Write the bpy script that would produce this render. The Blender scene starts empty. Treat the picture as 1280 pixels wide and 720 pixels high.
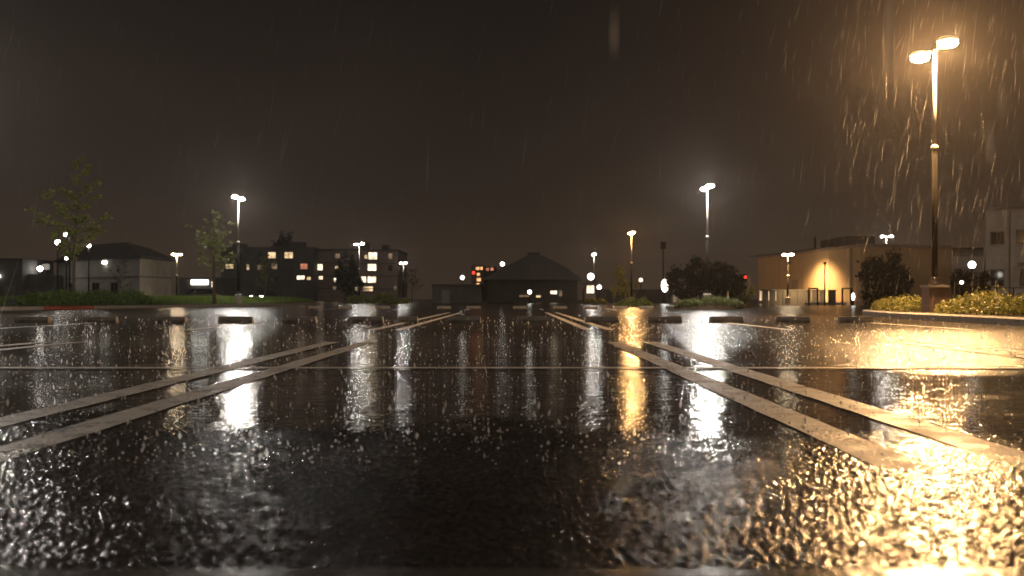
import bpy, math, random
import numpy as np
from mathutils import Vector, Matrix

S = bpy.context.scene
COL = S.collection
PI = math.pi
H = 0.5            # eye height above the wet asphalt
F = 1280.0


def W(px, py, Y):
    """point seen at photo pixel (px, py) at depth Y metres"""
    return Vector(((px - 640) / F * Y, Y, H + (373 - py) / F * Y))


def GX(px, Y):
    return (px - 640) / F * Y


# ------------------------------------------------------------------ materials
MATS = {}


def mat(name, color, rough=0.5, spec=0.5, metal=0.0, noise=None, bump=None, subsurf=0):
    m = bpy.data.materials.new(name)
    m.use_nodes = True
    nt = m.node_tree
    b = nt.nodes['Principled BSDF']
    b.inputs['Base Color'].default_value = (*color, 1)
    b.inputs['Roughness'].default_value = rough
    b.inputs['Specular IOR Level'].default_value = spec
    b.inputs['Metallic'].default_value = metal
    tc = nt.nodes.new('ShaderNodeTexCoord')
    if noise:
        sc, amt = noise
        n = nt.nodes.new('ShaderNodeTexNoise')
        n.inputs['Scale'].default_value = sc
        n.inputs['Detail'].default_value = 6
        n.inputs['Roughness'].default_value = 0.65
        nt.links.new(tc.outputs['Object'], n.inputs['Vector'])
        r = nt.nodes.new('ShaderNodeValToRGB')
        c0 = [max(0, c * (1 - amt)) for c in color]
        c1 = [min(1, c * (1 + amt)) for c in color]
        r.color_ramp.elements[0].position = 0.3
        r.color_ramp.elements[1].position = 0.7
        r.color_ramp.elements[0].color = (*c0, 1)
        r.color_ramp.elements[1].color = (*c1, 1)
        nt.links.new(n.outputs['Fac'], r.inputs['Fac'])
        nt.links.new(r.outputs['Color'], b.inputs['Base Color'])
    if bump:
        sc, dist = bump
        n = nt.nodes.new('ShaderNodeTexNoise')
        n.inputs['Scale'].default_value = sc
        n.inputs['Detail'].default_value = 5
        nt.links.new(tc.outputs['Object'], n.inputs['Vector'])
        bp = nt.nodes.new('ShaderNodeBump')
        bp.inputs['Distance'].default_value = dist
        nt.links.new(n.outputs['Fac'], bp.inputs['Height'])
        nt.links.new(bp.outputs['Normal'], b.inputs['Normal'])
    MATS[name] = m
    return m


def emit(name, color, strength, noise=None):
    m = bpy.data.materials.new(name)
    m.use_nodes = True
    nt = m.node_tree
    nt.nodes.clear()
    o = nt.nodes.new('ShaderNodeOutputMaterial')
    e = nt.nodes.new('ShaderNodeEmission')
    e.inputs['Color'].default_value = (*color, 1)
    e.inputs['Strength'].default_value = strength
    if noise:     # furnished room behind the pane: uneven light
        tc = nt.nodes.new('ShaderNodeTexCoord')
        n = nt.nodes.new('ShaderNodeTexNoise')
        n.inputs['Scale'].default_value = noise
        n.inputs['Detail'].default_value = 2
        nt.links.new(tc.outputs['Object'], n.inputs['Vector'])
        mr = nt.nodes.new('ShaderNodeMapRange')
        mr.inputs['From Min'].default_value = 0.3
        mr.inputs['From Max'].default_value = 0.7
        mr.inputs['To Min'].default_value = strength * 0.35
        mr.inputs['To Max'].default_value = strength * 1.5
        nt.links.new(n.outputs['Fac'], mr.inputs['Value'])
        nt.links.new(mr.outputs['Result'], e.inputs['Strength'])
    nt.links.new(e.outputs[0], o.inputs['Surface'])
    MATS[name] = m
    return m


def leafmat(name, c0, c1):
    m = bpy.data.materials.new(name)
    m.use_nodes = True
    nt = m.node_tree
    nt.nodes.clear()
    o = nt.nodes.new('ShaderNodeOutputMaterial')
    g = nt.nodes.new('ShaderNodeNewGeometry')
    r = nt.nodes.new('ShaderNodeValToRGB')
    r.color_ramp.elements[0].color = (*c0, 1)
    r.color_ramp.elements[1].color = (*c1, 1)
    nt.links.new(g.outputs['Random Per Island'], r.inputs['Fac'])
    d = nt.nodes.new('ShaderNodeBsdfPrincipled')
    d.inputs['Roughness'].default_value = 0.55
    t = nt.nodes.new('ShaderNodeBsdfTranslucent')
    nt.links.new(r.outputs['Color'], d.inputs['Base Color'])
    nt.links.new(r.outputs['Color'], t.inputs['Color'])
    mx = nt.nodes.new('ShaderNodeMixShader')
    mx.inputs[0].default_value = 0.35
    nt.links.new(d.outputs[0], mx.inputs[1])
    nt.links.new(t.outputs[0], mx.inputs[2])
    nt.links.new(mx.outputs[0], o.inputs['Surface'])
    MATS[name] = m
    return m


mat('dark_metal', (0.010, 0.009, 0.009), 0.09, 0.16, 0.0)
mat('pole_paint', (0.012, 0.011, 0.010), 0.4, 0.0, 0.0)
mat('grey_metal', (0.35, 0.33, 0.3), 0.38, 0.5, 0.3, (6, .15))
mat('concrete', (0.24, 0.22, 0.2), 0.55, 0.5, 0, (5, .35), (30, .006))
mat('dark_concrete', (0.10, 0.092, 0.085), 0.45, 0.5, 0, (4, .35), (30, .006))
mat('wet_concrete', (0.05, 0.045, 0.04), 0.22, 0.5, 0, (5, .35), (30, .004))
mat('red_paint', (0.26, 0.05, 0.025), 0.4, 0.5, 0, (6, .35), (30, .004))
mat('stop_concrete', (0.22, 0.19, 0.15), 0.5, 0.4, 0, (7, .45), (40, .006))
mat('pale_render', (0.36, 0.34, 0.31), 0.75, 0.3, 0, (0.7, .2))
mat('tan_render', (0.34, 0.235, 0.135), 0.8, 0.3, 0, (0.5, .12), (3, .01))
mat('hall_render', (0.34, 0.33, 0.30), 0.75, 0.3, 0, (0.7, .25))
mat('grey_render', (0.17, 0.165, 0.155), 0.75, 0.3, 0, (0.6, .25))
mat('dark_render', (0.07, 0.068, 0.066), 0.75, 0.3, 0, (0.6, .3))
mat('brown_render', (0.21, 0.155, 0.13), 0.75, 0.3, 0, (0.5, .25))
mat('roof_tile', (0.035, 0.03, 0.028), 0.6, 0.4, 0, (3, .3))
mat('frame_metal', (0.10, 0.095, 0.09), 0.4, 0.5)
mat('dark_glass', (0.02, 0.022, 0.025), 0.06, 0.8)
mat('soil', (0.035, 0.026, 0.018), 0.8, 0.3, 0, (5, .4), (15, .03))
mat('bark', (0.10, 0.075, 0.05), 0.7, 0.4, 0, (12, .4), (40, .01))
mat('stake_wood', (0.20, 0.15, 0.09), 0.7, 0.4, 0, (9, .3))
mat('car_dark', (0.02, 0.022, 0.026), 0.12, 0.6)
mat('car_white', (0.6, 0.6, 0.6), 0.15, 0.6)
mat('tyre', (0.012, 0.012, 0.012), 0.7)
mat('rim', (0.4, 0.4, 0.42), 0.3, 0.5, 0.9)
mat('grass_soil', (0.035, 0.045, 0.016), 0.9, 0.2, 0, (3, .4))
mat('sign_white', (0.6, 0.6, 0.58), 0.5)
mat('post_yellow', (0.55, 0.38, 0.06), 0.4)
leafmat('leaf_green', (0.05, 0.10, 0.016), (0.13, 0.21, 0.04))
leafmat('leaf_olive', (0.10, 0.13, 0.025), (0.24, 0.25, 0.06))
leafmat('leaf_yellow', (0.07, 0.085, 0.02), (0.23, 0.215, 0.055))
leafmat('leaf_mid', (0.10, 0.13, 0.03), (0.26, 0.30, 0.07))
leafmat('leaf_deep', (0.05, 0.07, 0.016), (0.14, 0.17, 0.045))
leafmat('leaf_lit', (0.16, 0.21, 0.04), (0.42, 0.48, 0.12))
leafmat('leaf_dark', (0.007, 0.011, 0.005), (0.022, 0.027, 0.010))
leafmat('leaf_grass', (0.06, 0.11, 0.016), (0.15, 0.22, 0.04))

WHITE = (1.0, 0.93, 0.83)
SODIUM = (1.0, 0.64, 0.30)
emit('lamp_orange_near', (1.0, 0.55, 0.22), 5000)
emit('lamp_white_side', WHITE, 1700)
emit('lamp_white', WHITE, 1500)
emit('lamp_orange', (1.0, 0.52, 0.18), 1500)
emit('lamp_white_far', WHITE, 420)
emit('lamp_warm_far', (1.0, 0.74, 0.46), 150)
emit('globe_white', WHITE, 30)
emit('globe_soft', WHITE, 9)
emit('lens_flood', (1.0, 0.72, 0.4), 120)
emit('room_cream', (1.0, 0.70, 0.38), 1.0, 0.9)
emit('room_bright', (1.0, 0.80, 0.54), 2.2, 0.7)
emit('room_dim', (1.0, 0.66, 0.40), 0.28, 0.9)
emit('room_red', (1.0, 0.36, 0.2), 0.7, 0.9)
emit('room_orange', (1.0, 0.5, 0.2), 1.5, 0.9)
emit('sign_light', (1.0, 0.95, 0.86), 6)
emit('light_red', (1.0, 0.04, 0.02), 3)
emit('head_light', WHITE, 60)


# brick plinth of the near lamp
def brick():
    m = bpy.data.materials.new('brick')
    m.use_nodes = True
    nt = m.node_tree
    b = nt.nodes['Principled BSDF']
    tc = nt.nodes.new('ShaderNodeTexCoord')
    mp = nt.nodes.new('ShaderNodeMapping')
    mp.inputs['Rotation'].default_value = (PI / 2, 0, 0)
    br = nt.nodes.new('ShaderNodeTexBrick')
    br.inputs['Scale'].default_value = 5
    br.inputs['Color1'].default_value = (.19, .105, .07, 1)
    br.inputs['Color2'].default_value = (.13, .075, .055, 1)
    br.inputs['Mortar'].default_value = (.17, .15, .13, 1)
    nt.links.new(tc.outputs['Object'], mp.inputs['Vector'])
    nt.links.new(mp.outputs['Vector'], br.inputs['Vector'])
    nt.links.new(br.outputs['Color'], b.inputs['Base Color'])
    b.inputs['Roughness'].default_value = 0.5
    MATS['brick'] = m


brick()


# ------------------------------------------------------------------ builders
class MB:
    def __init__(self):
        self.v = []
        self.f = []

    def add(self, vs, fs):
        b = len(self.v)
        self.v += [tuple(p) for p in vs]
        self.f += [tuple(i + b for i in q) for q in fs]
        return self

    def box(self, c, s, rz=0):
        x, y, z = s[0] / 2, s[1] / 2, s[2] / 2
        co, si = math.cos(rz), math.sin(rz)
        vs = []
        for dz in (-z, z):
            for dx, dy in ((-x, -y), (x, -y), (x, y), (-x, y)):
                vs.append((c[0] + dx * co - dy * si, c[1] + dx * si + dy * co, c[2] + dz))
        return self.add(vs, [(3, 2, 1, 0), (4, 5, 6, 7), (0, 1, 5, 4), (1, 2, 6, 5), (2, 3, 7, 6), (3, 0, 4, 7)])

    def prism(self, poly, z0, z1):
        n = len(poly)
        vs = [(p[0], p[1], z0) for p in poly] + [(p[0], p[1], z1) for p in poly]
        fs = [tuple(range(n - 1, -1, -1)), tuple(range(n, 2 * n))]
        fs += [(i, (i + 1) % n, n + (i + 1) % n, n + i) for i in range(n)]
        return self.add(vs, fs)

    def tube(self, pts, rads, n=8, cap=True):
        pts = [Vector(p) for p in pts]
        vs, fs = [], []
        for i, p in enumerate(pts):
            d = (pts[min(i + 1, len(pts) - 1)] - pts[max(i - 1, 0)]).normalized()
            a = d.orthogonal().normalized()
            b = d.cross(a)
            for k in range(n):
                t = 2 * PI * k / n
                vs.append(p + (a * math.cos(t) + b * math.sin(t)) * rads[i])
        for i in range(len(pts) - 1):
            for k in range(n):
                fs.append((i * n + k, i * n + (k + 1) % n, (i + 1) * n + (k + 1) % n, (i + 1) * n + k))
        if cap:
            fs.append(tuple(range(n - 1, -1, -1)))
            fs.append(tuple((len(pts) - 1) * n + k for k in range(n)))
        return self.add(vs, fs)

    def lathe(self, c, prof, n=16):
        vs, fs = [], []
        for r, z in prof:
            for k in range(n):
                t = 2 * PI * k / n
                vs.append((c[0] + r * math.cos(t), c[1] + r * math.sin(t), c[2] + z))
        for i in range(len(prof) - 1):
            for k in range(n):
                fs.append((i * n + k, i * n + (k + 1) % n, (i + 1) * n + (k + 1) % n, (i + 1) * n + k))
        fs.append(tuple(range(n - 1, -1, -1)))
        fs.append(tuple((len(prof) - 1) * n + k for k in range(n)))
        return self.add(vs, fs)

    def ellipsoid(self, c, r, nu=12, nv=7, rz=0):
        vs, fs = [], []
        co, si = math.cos(rz), math.sin(rz)
        for j in range(1, nv):
            ph = PI * j / nv
            for k in range(nu):
                t = 2 * PI * k / nu
                x, y = r[0] * math.sin(ph) * math.cos(t), r[1] * math.sin(ph) * math.sin(t)
                vs.append((c[0] + x * co - y * si, c[1] + x * si + y * co, c[2] - r[2] * math.cos(ph)))
        bot = len(vs)
        vs.append((c[0], c[1], c[2] - r[2]))
        vs.append((c[0], c[1], c[2] + r[2]))
        for j in range(nv - 2):
            for k in range(nu):
                fs.append((j * nu + k, j * nu + (k + 1) % nu, (j + 1) * nu + (k + 1) % nu, (j + 1) * nu + k))
        for k in range(nu):
            fs.append((bot, (k + 1) % nu, k))
            fs.append((bot + 1, (nv - 2) * nu + k, (nv - 2) * nu + (k + 1) % nu))
        return self.add(vs, fs)

    def build(self, name, m, parent=None, smooth=False, loc=(0, 0, 0), rz=0):
        me = bpy.data.meshes.new(name)
        me.from_pydata(self.v, [], self.f)
        me.update()
        if smooth:
            me.polygons.foreach_set('use_smooth', [True] * len(me.polygons))
        me.materials.append(MATS[m] if isinstance(m, str) else m)
        o = bpy.data.objects.new(name, me)
        COL.objects.link(o)
        o.location = loc
        o.rotation_euler = (0, 0, rz)
        if parent is not None:
            o.parent = parent
        return o


def mesh_np(name, verts, nper, m, parent=None, loc=(0, 0, 0)):
    """verts: (k*nper, 3) array of separate nper-gons"""
    verts = np.asarray(verts, dtype=np.float32).reshape(-1, 3)
    nv = len(verts)
    nf = nv // nper
    me = bpy.data.meshes.new(name)
    me.vertices.add(nv)
    me.loops.add(nv)
    me.polygons.add(nf)
    me.vertices.foreach_set('co', verts.ravel())
    me.loops.foreach_set('vertex_index', np.arange(nv, dtype=np.int32))
    me.polygons.foreach_set('loop_start', np.arange(0, nv, nper, dtype=np.int32))
    me.polygons.foreach_set('loop_total', np.full(nf, nper, dtype=np.int32))
    me.update(calc_edges=True)
    me.materials.append(MATS[m] if isinstance(m, str) else m)
    o = bpy.data.objects.new(name, me)
    COL.objects.link(o)
    o.location = loc
    if parent is not None:
        o.parent = parent
    return o


def leaves(pts, size, rng, flat=0.0):
    """a folded leaf quad at every point"""
    n = len(pts)
    pts = np.asarray(pts)
    a = rng.normal(size=(n, 3))
    a[:, 2] *= (1 - flat)
    a /= np.linalg.norm(a, axis=1)[:, None]
    b = rng.normal(size=(n, 3))
    b -= (a * b).sum(1)[:, None] * a
    b /= np.linalg.norm(b, axis=1)[:, None]
    s = size * rng.uniform(0.6, 1.4, n)[:, None]
    q = np.stack([pts - a * s, pts + b * s * 0.5, pts + a * s, pts - b * s * 0.5], 1)
    return q.reshape(-1, 3)


def empty(name, loc, label=None, cat=None, group=None, rz=0):
    o = bpy.data.objects.new(name, None)
    o.empty_display_size = 0.3
    COL.objects.link(o)
    o.location = loc
    o.rotation_euler = (0, 0, rz)
    if label:
        tag(o, label, cat, group)
    return o


def tag(o, label=None, cat=None, group=None, kind=None):
    if label:
        o['label'] = label
    if cat:
        o['category'] = cat
    if group:
        o['group'] = group
    if kind:
        o['kind'] = kind
    return o


# ------------------------------------------------------------------ ground
class NT:
    def __init__(self, m):
        self.nt = m.node_tree
        self.L = self.nt.links.new

    def n(self, t, **kw):
        x = self.nt.nodes.new(t)
        for k, v in kw.items():
            setattr(x, k, v)
        return x

    def math(self, op, a, b=None, clamp=False):
        x = self.n('ShaderNodeMath', operation=op, use_clamp=clamp)
        for i, q in enumerate((a, b)):
            if q is None:
                continue
            if isinstance(q, (int, float)):
                x.inputs[i].default_value = q
            else:
                self.L(q, x.inputs[i])
        return x.outputs[0]

    def ramp(self, v, a, b, lo=0, hi=1, smooth=True):
        x = self.n('ShaderNodeMapRange', interpolation_type='SMOOTHSTEP' if smooth else 'LINEAR')
        self.L(v, x.inputs['Value'])
        x.inputs['From Min'].default_value = a
        x.inputs['From Max'].default_value = b
        x.inputs['To Min'].default_value = lo
        x.inputs['To Max'].default_value = hi
        return x.outputs['Result']

    def noise(self, vec, scale, detail=3, rough=.5, dist=0):
        x = self.n('ShaderNodeTexNoise')
        self.L(vec, x.inputs['Vector'])
        x.inputs['Scale'].default_value = scale
        x.inputs['Detail'].default_value = detail
        x.inputs['Roughness'].default_value = rough
        x.inputs['Distortion'].default_value = dist
        return x.outputs['Fac']

    def voro(self, vec, scale, feature='F1', smooth=0.0):
        x = self.n('ShaderNodeTexVoronoi', feature=feature)
        self.L(vec, x.inputs['Vector'])
        x.inputs['Scale'].default_value = scale
        if feature == 'SMOOTH_F1':
            x.inputs['Smoothness'].default_value = smooth
        return x


def asphalt_material():
    m = bpy.data.materials.new('wet_asphalt')
    m.use_nodes = True
    t = NT(m)
    b = t.nt.nodes['Principled BSDF']
    g = t.n('ShaderNodeNewGeometry')
    P = g.outputs['Position']
    sx = t.n('ShaderNodeSeparateXYZ')
    t.L(P, sx.inputs[0])
    X, Y = sx.outputs['X'], sx.outputs['Y']
    # --- where the stones stand out of the water film (1) and where water stands (0)
    w = t.noise(P, 1.6, 4, .6)
    yj = t.math('ADD', Y, t.math('MULTIPLY', t.math('SUBTRACT', w, .5), 1.5))
    # coarse worn aggregate beyond the cross line on the lamp side
    xr = t.math('ADD', X, t.math('MULTIPLY', t.math('SUBTRACT', w, .5), 3.0))
    right = t.math('MULTIPLY', t.ramp(xr, 1.0, 3.2), t.ramp(Y, 7.15, 7.5))
    right = t.math('MULTIPLY', right, t.ramp(Y, 22, 15))
    left = t.math('MULTIPLY', t.ramp(xr, -2.3, -3.3), t.math('MULTIPLY', t.ramp(Y, 3.4, 4.2), t.ramp(Y, 11.5, 8.0)))
    left = t.math('MULTIPLY', left, .75)
    patch = t.math('MULTIPLY', t.ramp(t.noise(P, .45, 4, .6), .54, .64), .55)
    far = t.ramp(Y, 10.5, 17, 0, .85)
    R = t.math('MAXIMUM', right, t.math('MAXIMUM', left, t.math('MAXIMUM', patch, far)))
    # --- stones
    v1 = t.voro(P, 62, 'SMOOTH_F1', .35).outputs['Distance']
    v2 = t.voro(P, 120, 'SMOOTH_F1', .3).outputs['Distance']
    stone = t.math('ADD', t.math('MULTIPLY', t.math('SUBTRACT', 1.0, v1), .8), t.math('MULTIPLY', t.math('SUBTRACT', 1.0, v2), .25))
    stone = t.math('ADD', stone, t.math('MULTIPLY', t.noise(P, 25, 3), .35))
    # --- water: wind ripples and drop rings
    rip = t.math('ADD', t.math('MULTIPLY', t.noise(P, 6, 2, .5), .8), t.math('ADD', t.math('MULTIPLY', t.noise(P, 24, 2), .36), t.math('MULTIPLY', t.noise(P, 62, 1), .16)))
    vr = t.voro(P, 2.6)
    d = vr.outputs['Distance']
    rings = t.math('MULTIPLY', t.math('SINE', t.math('MULTIPLY', d, 62)), t.ramp(d, .42, .02))
    vr2 = t.voro(P, 5.5)
    d2 = vr2.outputs['Distance']
    rings2 = t.math('MULTIPLY', t.math('SINE', t.math('MULTIPLY', d2, 48)), t.ramp(d2, .35, .02))
    water = t.math('ADD', rip, t.math('MULTIPLY', t.math('ADD', rings, rings2), .11))
    hs = t.math('MULTIPLY', stone, t.math('MULTIPLY', R, .0055))
    chop = t.math('MULTIPLY', t.math('MULTIPLY', t.ramp(X, 1.2, 2.2), t.ramp(Y, 3.2, 4.2)), t.ramp(Y, 8.0, 7.0))
    chop = t.math('ADD', .0058, t.math('MULTIPLY', chop, .0006))
    hw = t.math('MULTIPLY', water, t.math('MULTIPLY', t.math('SUBTRACT', 1.0, R), chop))
    # grit that shows through the thin film everywhere
    grit = t.math('MULTIPLY', t.noise(P, 130, 2), t.ramp(w, .45, .7, .0002, .0011))
    hgt = t.math('ADD', t.math('ADD', hs, hw), grit)
    bp = t.n('ShaderNodeBump')
    bp.inputs['Strength'].default_value = 1.0
    bp.inputs['Distance'].default_value = 1.0
    t.L(hgt, bp.inputs['Height'])
    t.L(bp.outputs['Normal'], b.inputs['Normal'])
    t.L(t.ramp(R, 0, 1, .075, .2, False), b.inputs['Roughness'])
    # --- colour: dark tar with paler stones and slow stains
    cr = t.n('ShaderNodeValToRGB')
    cr.color_ramp.elements[0].color = (.010, .0085, .0075, 1)
    cr.color_ramp.elements[1].color = (.042, .034, .028, 1)
    mixv = t.math('ADD', t.math('MULTIPLY', t.noise(P, .7, 5, .65), .6), t.math('MULTIPLY', t.noise(P, 60, 2), .4))
    t.L(t.ramp(mixv, .35, .68), cr.inputs['Fac'])
    t.L(cr.outputs['Color'], b.inputs['Base Color'])
    b.inputs['IOR'].default_value = 1.36
    MATS['wet_asphalt'] = m


def paint_material():
    m = bpy.data.materials.new('wet_line_paint')
    m.use_nodes = True
    t = NT(m)
    b = t.nt.nodes['Principled BSDF']
    P = t.n('ShaderNodeNewGeometry').outputs['Position']
    wear = t.math('ADD', t.math('MULTIPLY', t.noise(P, 4.5, 6, .75), .6), t.math('MULTIPLY', t.noise(P, 55, 3, .6), .4))
    cr = t.n('ShaderNodeValToRGB')
    cr.color_ramp.elements[0].color = (.085, .072, .062, 1)
    cr.color_ramp.elements[1].color = (.42, .405, .375, 1)
    t.L(t.ramp(wear, .40, .50), cr.inputs['Fac'])
    t.L(cr.outputs['Color'], b.inputs['Base Color'])
    bp = t.n('ShaderNodeBump')
    bp.inputs['Distance'].default_value = .003
    t.L(t.math('ADD', t.noise(P, 60, 3), t.math('MULTIPLY', t.voro(P, 62).outputs['Distance'], -.6)), bp.inputs['Height'])
    t.L(bp.outputs['Normal'], b.inputs['Normal'])
    t.L(t.ramp(t.noise(P, 5, 4), .4, .7, .55, .32), b.inputs['Roughness'])
    b.inputs['Specular IOR Level'].default_value = .3
    MATS['line_paint'] = m


asphalt_material()
paint_material()

GR = 640
tag(MB().add([(-GR, -30, 0), (GR, -30, 0), (GR, GR, 0), (-GR, GR, 0)], [(0, 1, 2, 3)]).build('ground', 'wet_asphalt'), kind='structure')


# bare aggregate of the worn surface next to the lens: stones stand out of the water sheet
def stone_field():
    rng = np.random.default_rng(77)
    y0, y1 = 1.45, 4.6
    # rows get wider apart with distance
    ny, nx = 900, 1500
    t = np.linspace(0, 1, ny)
    ys = y0 * (y1 / y0) ** t
    gx = np.linspace(-1, 1, nx)
    half = .62 * ys + .12
    Xg = gx[None, :] * half[:, None]
    Yg = np.repeat(ys[:, None], nx, 1)

    def cells(cell, seed, jit=.85):
        r = np.random.default_rng(seed)
        N = int(8 / cell) + 8
        jx = r.uniform(.5 - jit / 2, .5 + jit / 2, (N, N)).astype(np.float32)
        jy = r.uniform(.5 - jit / 2, .5 + jit / 2, (N, N)).astype(np.float32)
        hz_ = (.25 + .75 * r.uniform(0, 1, (N, N)) ** 1.6).astype(np.float32)
        u = ((Xg + 3.6) / cell).astype(np.float32)
        v = (Yg / cell).astype(np.float32)
        iu, iv = np.floor(u).astype(int), np.floor(v).astype(int)
        best = np.full(u.shape, -9, np.float32)
        for du in (-1, 0, 1):
            for dv in (-1, 0, 1):
                a, b = iu + du, iv + dv
                d2 = (u - a - jx[a, b]) ** 2 + (v - b - jy[a, b]) ** 2
                best = np.maximum(best, hz_[a, b] * (1 - d2 * 1.5))
        return best

    def vnoise(sc, seed):
        r = np.random.default_rng(seed)
        G = r.uniform(-1, 1, (128, 128)).astype(np.float32)
        u, v = (Xg + 5) * sc, Yg * sc
        iu, iv = np.floor(u).astype(int), np.floor(v).astype(int)
        fu, fv = u - iu, v - iv
        fu, fv = fu * fu * (3 - 2 * fu), fv * fv * (3 - 2 * fv)
        g = lambda a, b: G[a % 128, b % 128]
        return (g(iu, iv) * (1 - fu) + g(iu + 1, iv) * fu) * (1 - fv) + (g(iu, iv + 1) * (1 - fu) + g(iu + 1, iv + 1) * fu) * fv

    h = np.maximum(cells(.0145, 1), -.2) * .0044 + np.maximum(cells(.0085, 2), -.3) * .0005
    broad = vnoise(2.2, 3) * .5 + vnoise(5.0, 4) * .3 + vnoise(13, 5) * .2
    shore = 3.35 + .22 * np.clip(-(Xg + .2), -1, 1.5)
    lev = np.clip((shore - Yg) / .6, -2.2, 1.2) + broad * 1.5
    z = h + np.clip(lev + .25, -2.2, .8) * .0026 - .0006
    z = z.astype(np.float32)
    z[-1] = -.02
    V = np.stack([Xg, Yg, z], -1).reshape(-1, 3).astype(np.float32)
    i = np.arange(ny * nx, dtype=np.int32).reshape(ny, nx)
    Q = np.stack([i[:-1, :-1], i[:-1, 1:], i[1:, 1:], i[1:, :-1]], -1).reshape(-1, 4)
    # drop what lies wholly under the water sheet
    zz = V[:, 2][Q]
    Q = Q[zz.max(1) > -.0008]
    used = np.unique(Q)
    remap = np.full(len(V), -1, np.int32)
    remap[used] = np.arange(len(used), dtype=np.int32)
    V, Q = V[used], remap[Q]
    me = bpy.data.meshes.new('ground')
    me.vertices.add(len(V))
    me.loops.add(Q.size)
    me.polygons.add(len(Q))
    me.vertices.foreach_set('co', V.ravel())
    me.loops.foreach_set('vertex_index', Q.ravel().astype(np.int32))
    me.polygons.foreach_set('loop_start', np.arange(0, Q.size, 4, dtype=np.int32))
    me.polygons.foreach_set('loop_total', np.full(len(Q), 4, dtype=np.int32))
    me.update(calc_edges=True)
    me.polygons.foreach_set('use_smooth', np.ones(len(Q), dtype=bool))
    me.materials.append(MATS['wet_stone'])
    ob = bpy.data.objects.new('ground', me)
    COL.objects.link(ob)
    tag(ob, kind='structure')


def stone_material():
    m = bpy.data.materials.new('wet_stone')
    m.use_nodes = True
    t = NT(m)
    b = t.nt.nodes['Principled BSDF']
    P = t.n('ShaderNodeNewGeometry').outputs['Position']
    cr = t.n('ShaderNodeValToRGB')
    cr.color_ramp.elements[0].color = (.010, .0085, .0075, 1)
    cr.color_ramp.elements[1].color = (.05, .042, .036, 1)
    t.L(t.ramp(t.math('ADD', t.math('MULTIPLY', t.noise(P, 1.2, 4), .5), t.math('MULTIPLY', t.noise(P, 70, 2), .5)), .35, .68), cr.inputs['Fac'])
    t.L(cr.outputs['Color'], b.inputs['Base Color'])
    b.inputs['Roughness'].default_value = .17
    b.inputs['IOR'].default_value = 1.36
    MATS['wet_stone'] = m


stone_material()
stone_field()


def stripe(x, y0, y1, w, z=0.004, seed=0):
    rng = random.Random(seed)
    n = max(2, int((y1 - y0) / .25))
    vs, fs = [], []
    for i in range(n + 1):
        y = y0 + (y1 - y0) * i / n
        j = lambda: rng.uniform(-.006, .006)
        vs += [(x - w / 2 + j(), y + (rng.uniform(-.05, .05) if i in (0, n) else 0), z), (x + w / 2 + j(), y, z)]
        if i:
            k = 2 * i
            fs.append((k - 2, k - 1, k + 1, k))
    o = MB().add(vs, fs).build('parking_line', 'line_paint')
    tag(o, kind='structure')


PAIRS = [(-8.6, -8.2), (-5.35, -4.95), (-2.05, -1.635), (1.16, 1.575), (4.35, 4.75)]
for i, (a, c) in enumerate(PAIRS):
    for k, x in enumerate((a, c)):
        stripe(x, 2.95, 11.7, .165, seed=i * 2 + k)
FARP = [-12.5, -8.5, -5.1, -2.2, -1.79, 1.2, 1.55, 4.4, 7.3]
for i, x in enumerate(FARP):
    stripe(x, 16.2, 21.2 if abs(x) > 3 else 36, .14, seed=40 + i)
for i, x in enumerate([-8.5, -5.1, -2.0, 1.35, 4.5]):
    stripe(x, 44, 49, .14, seed=60 + i)
# one cross line over the whole lot, laid over the stall lines
o = MB().add([(-9.2, 7.2, .008), (9.0, 7.2, .008), (9.0, 7.36, .008), (-9.2, 7.36, .008)], [(0, 1, 2, 3)]).build('parking_line', 'line_paint')
tag(o, kind='structure')

# concrete edge right in front of the lens
kb = MB()
kb.add([(-4, 1.25, 0), (4, 1.25, 0), (4, 1.62, 0), (-4, 1.62, 0), (-4, 1.25, .085), (4, 1.25, .085), (4, 1.575, .085), (-4, 1.575, .085), (4, 1.62, .06), (-4, 1.62, .06)],
       [(0, 1, 5, 4), (4, 5, 6, 7), (7, 6, 8, 9), (9, 8, 2, 3), (0, 4, 7, 9, 3), (1, 2, 8, 6, 5)])
kb.build('kerb', 'wet_concrete')
tag(bpy.data.objects['kerb'], kind='structure')


def kerb_line(pts, w=.16, h=.15, m='concrete'):
    """kerb along a polyline, body to the left of travel"""
    mb = MB()
    pts = [Vector((p[0], p[1], 0)) for p in pts]
    inner = []
    for i, p in enumerate(pts):
        d = (pts[min(i + 1, len(pts) - 1)] - pts[max(i - 1, 0)]).normalized()
        inner.append(p + Vector((-d.y, d.x, 0)) * w)
    n = len(pts)
    vs = []
    for p, q in zip(pts, inner):
        ch = (q - p) * .2
        vs += [p, p + Vector((0, 0, h - .03)), p + ch + Vector((0, 0, h)), q + Vector((0, 0, h)), q]
    fs = []
    for i in range(n - 1):
        for k in range(4):
            a = i * 5 + k
            fs.append((a, a + 1, a + 6, a + 5))
    fs.append((0, 4, 3, 2, 1))
    e = (n - 1) * 5
    fs.append((e, e + 1, e + 2, e + 3, e + 4))
    o = MB().add(vs, fs).build('kerb', m)
    tag(o, kind='structure')
    return inner


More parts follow.
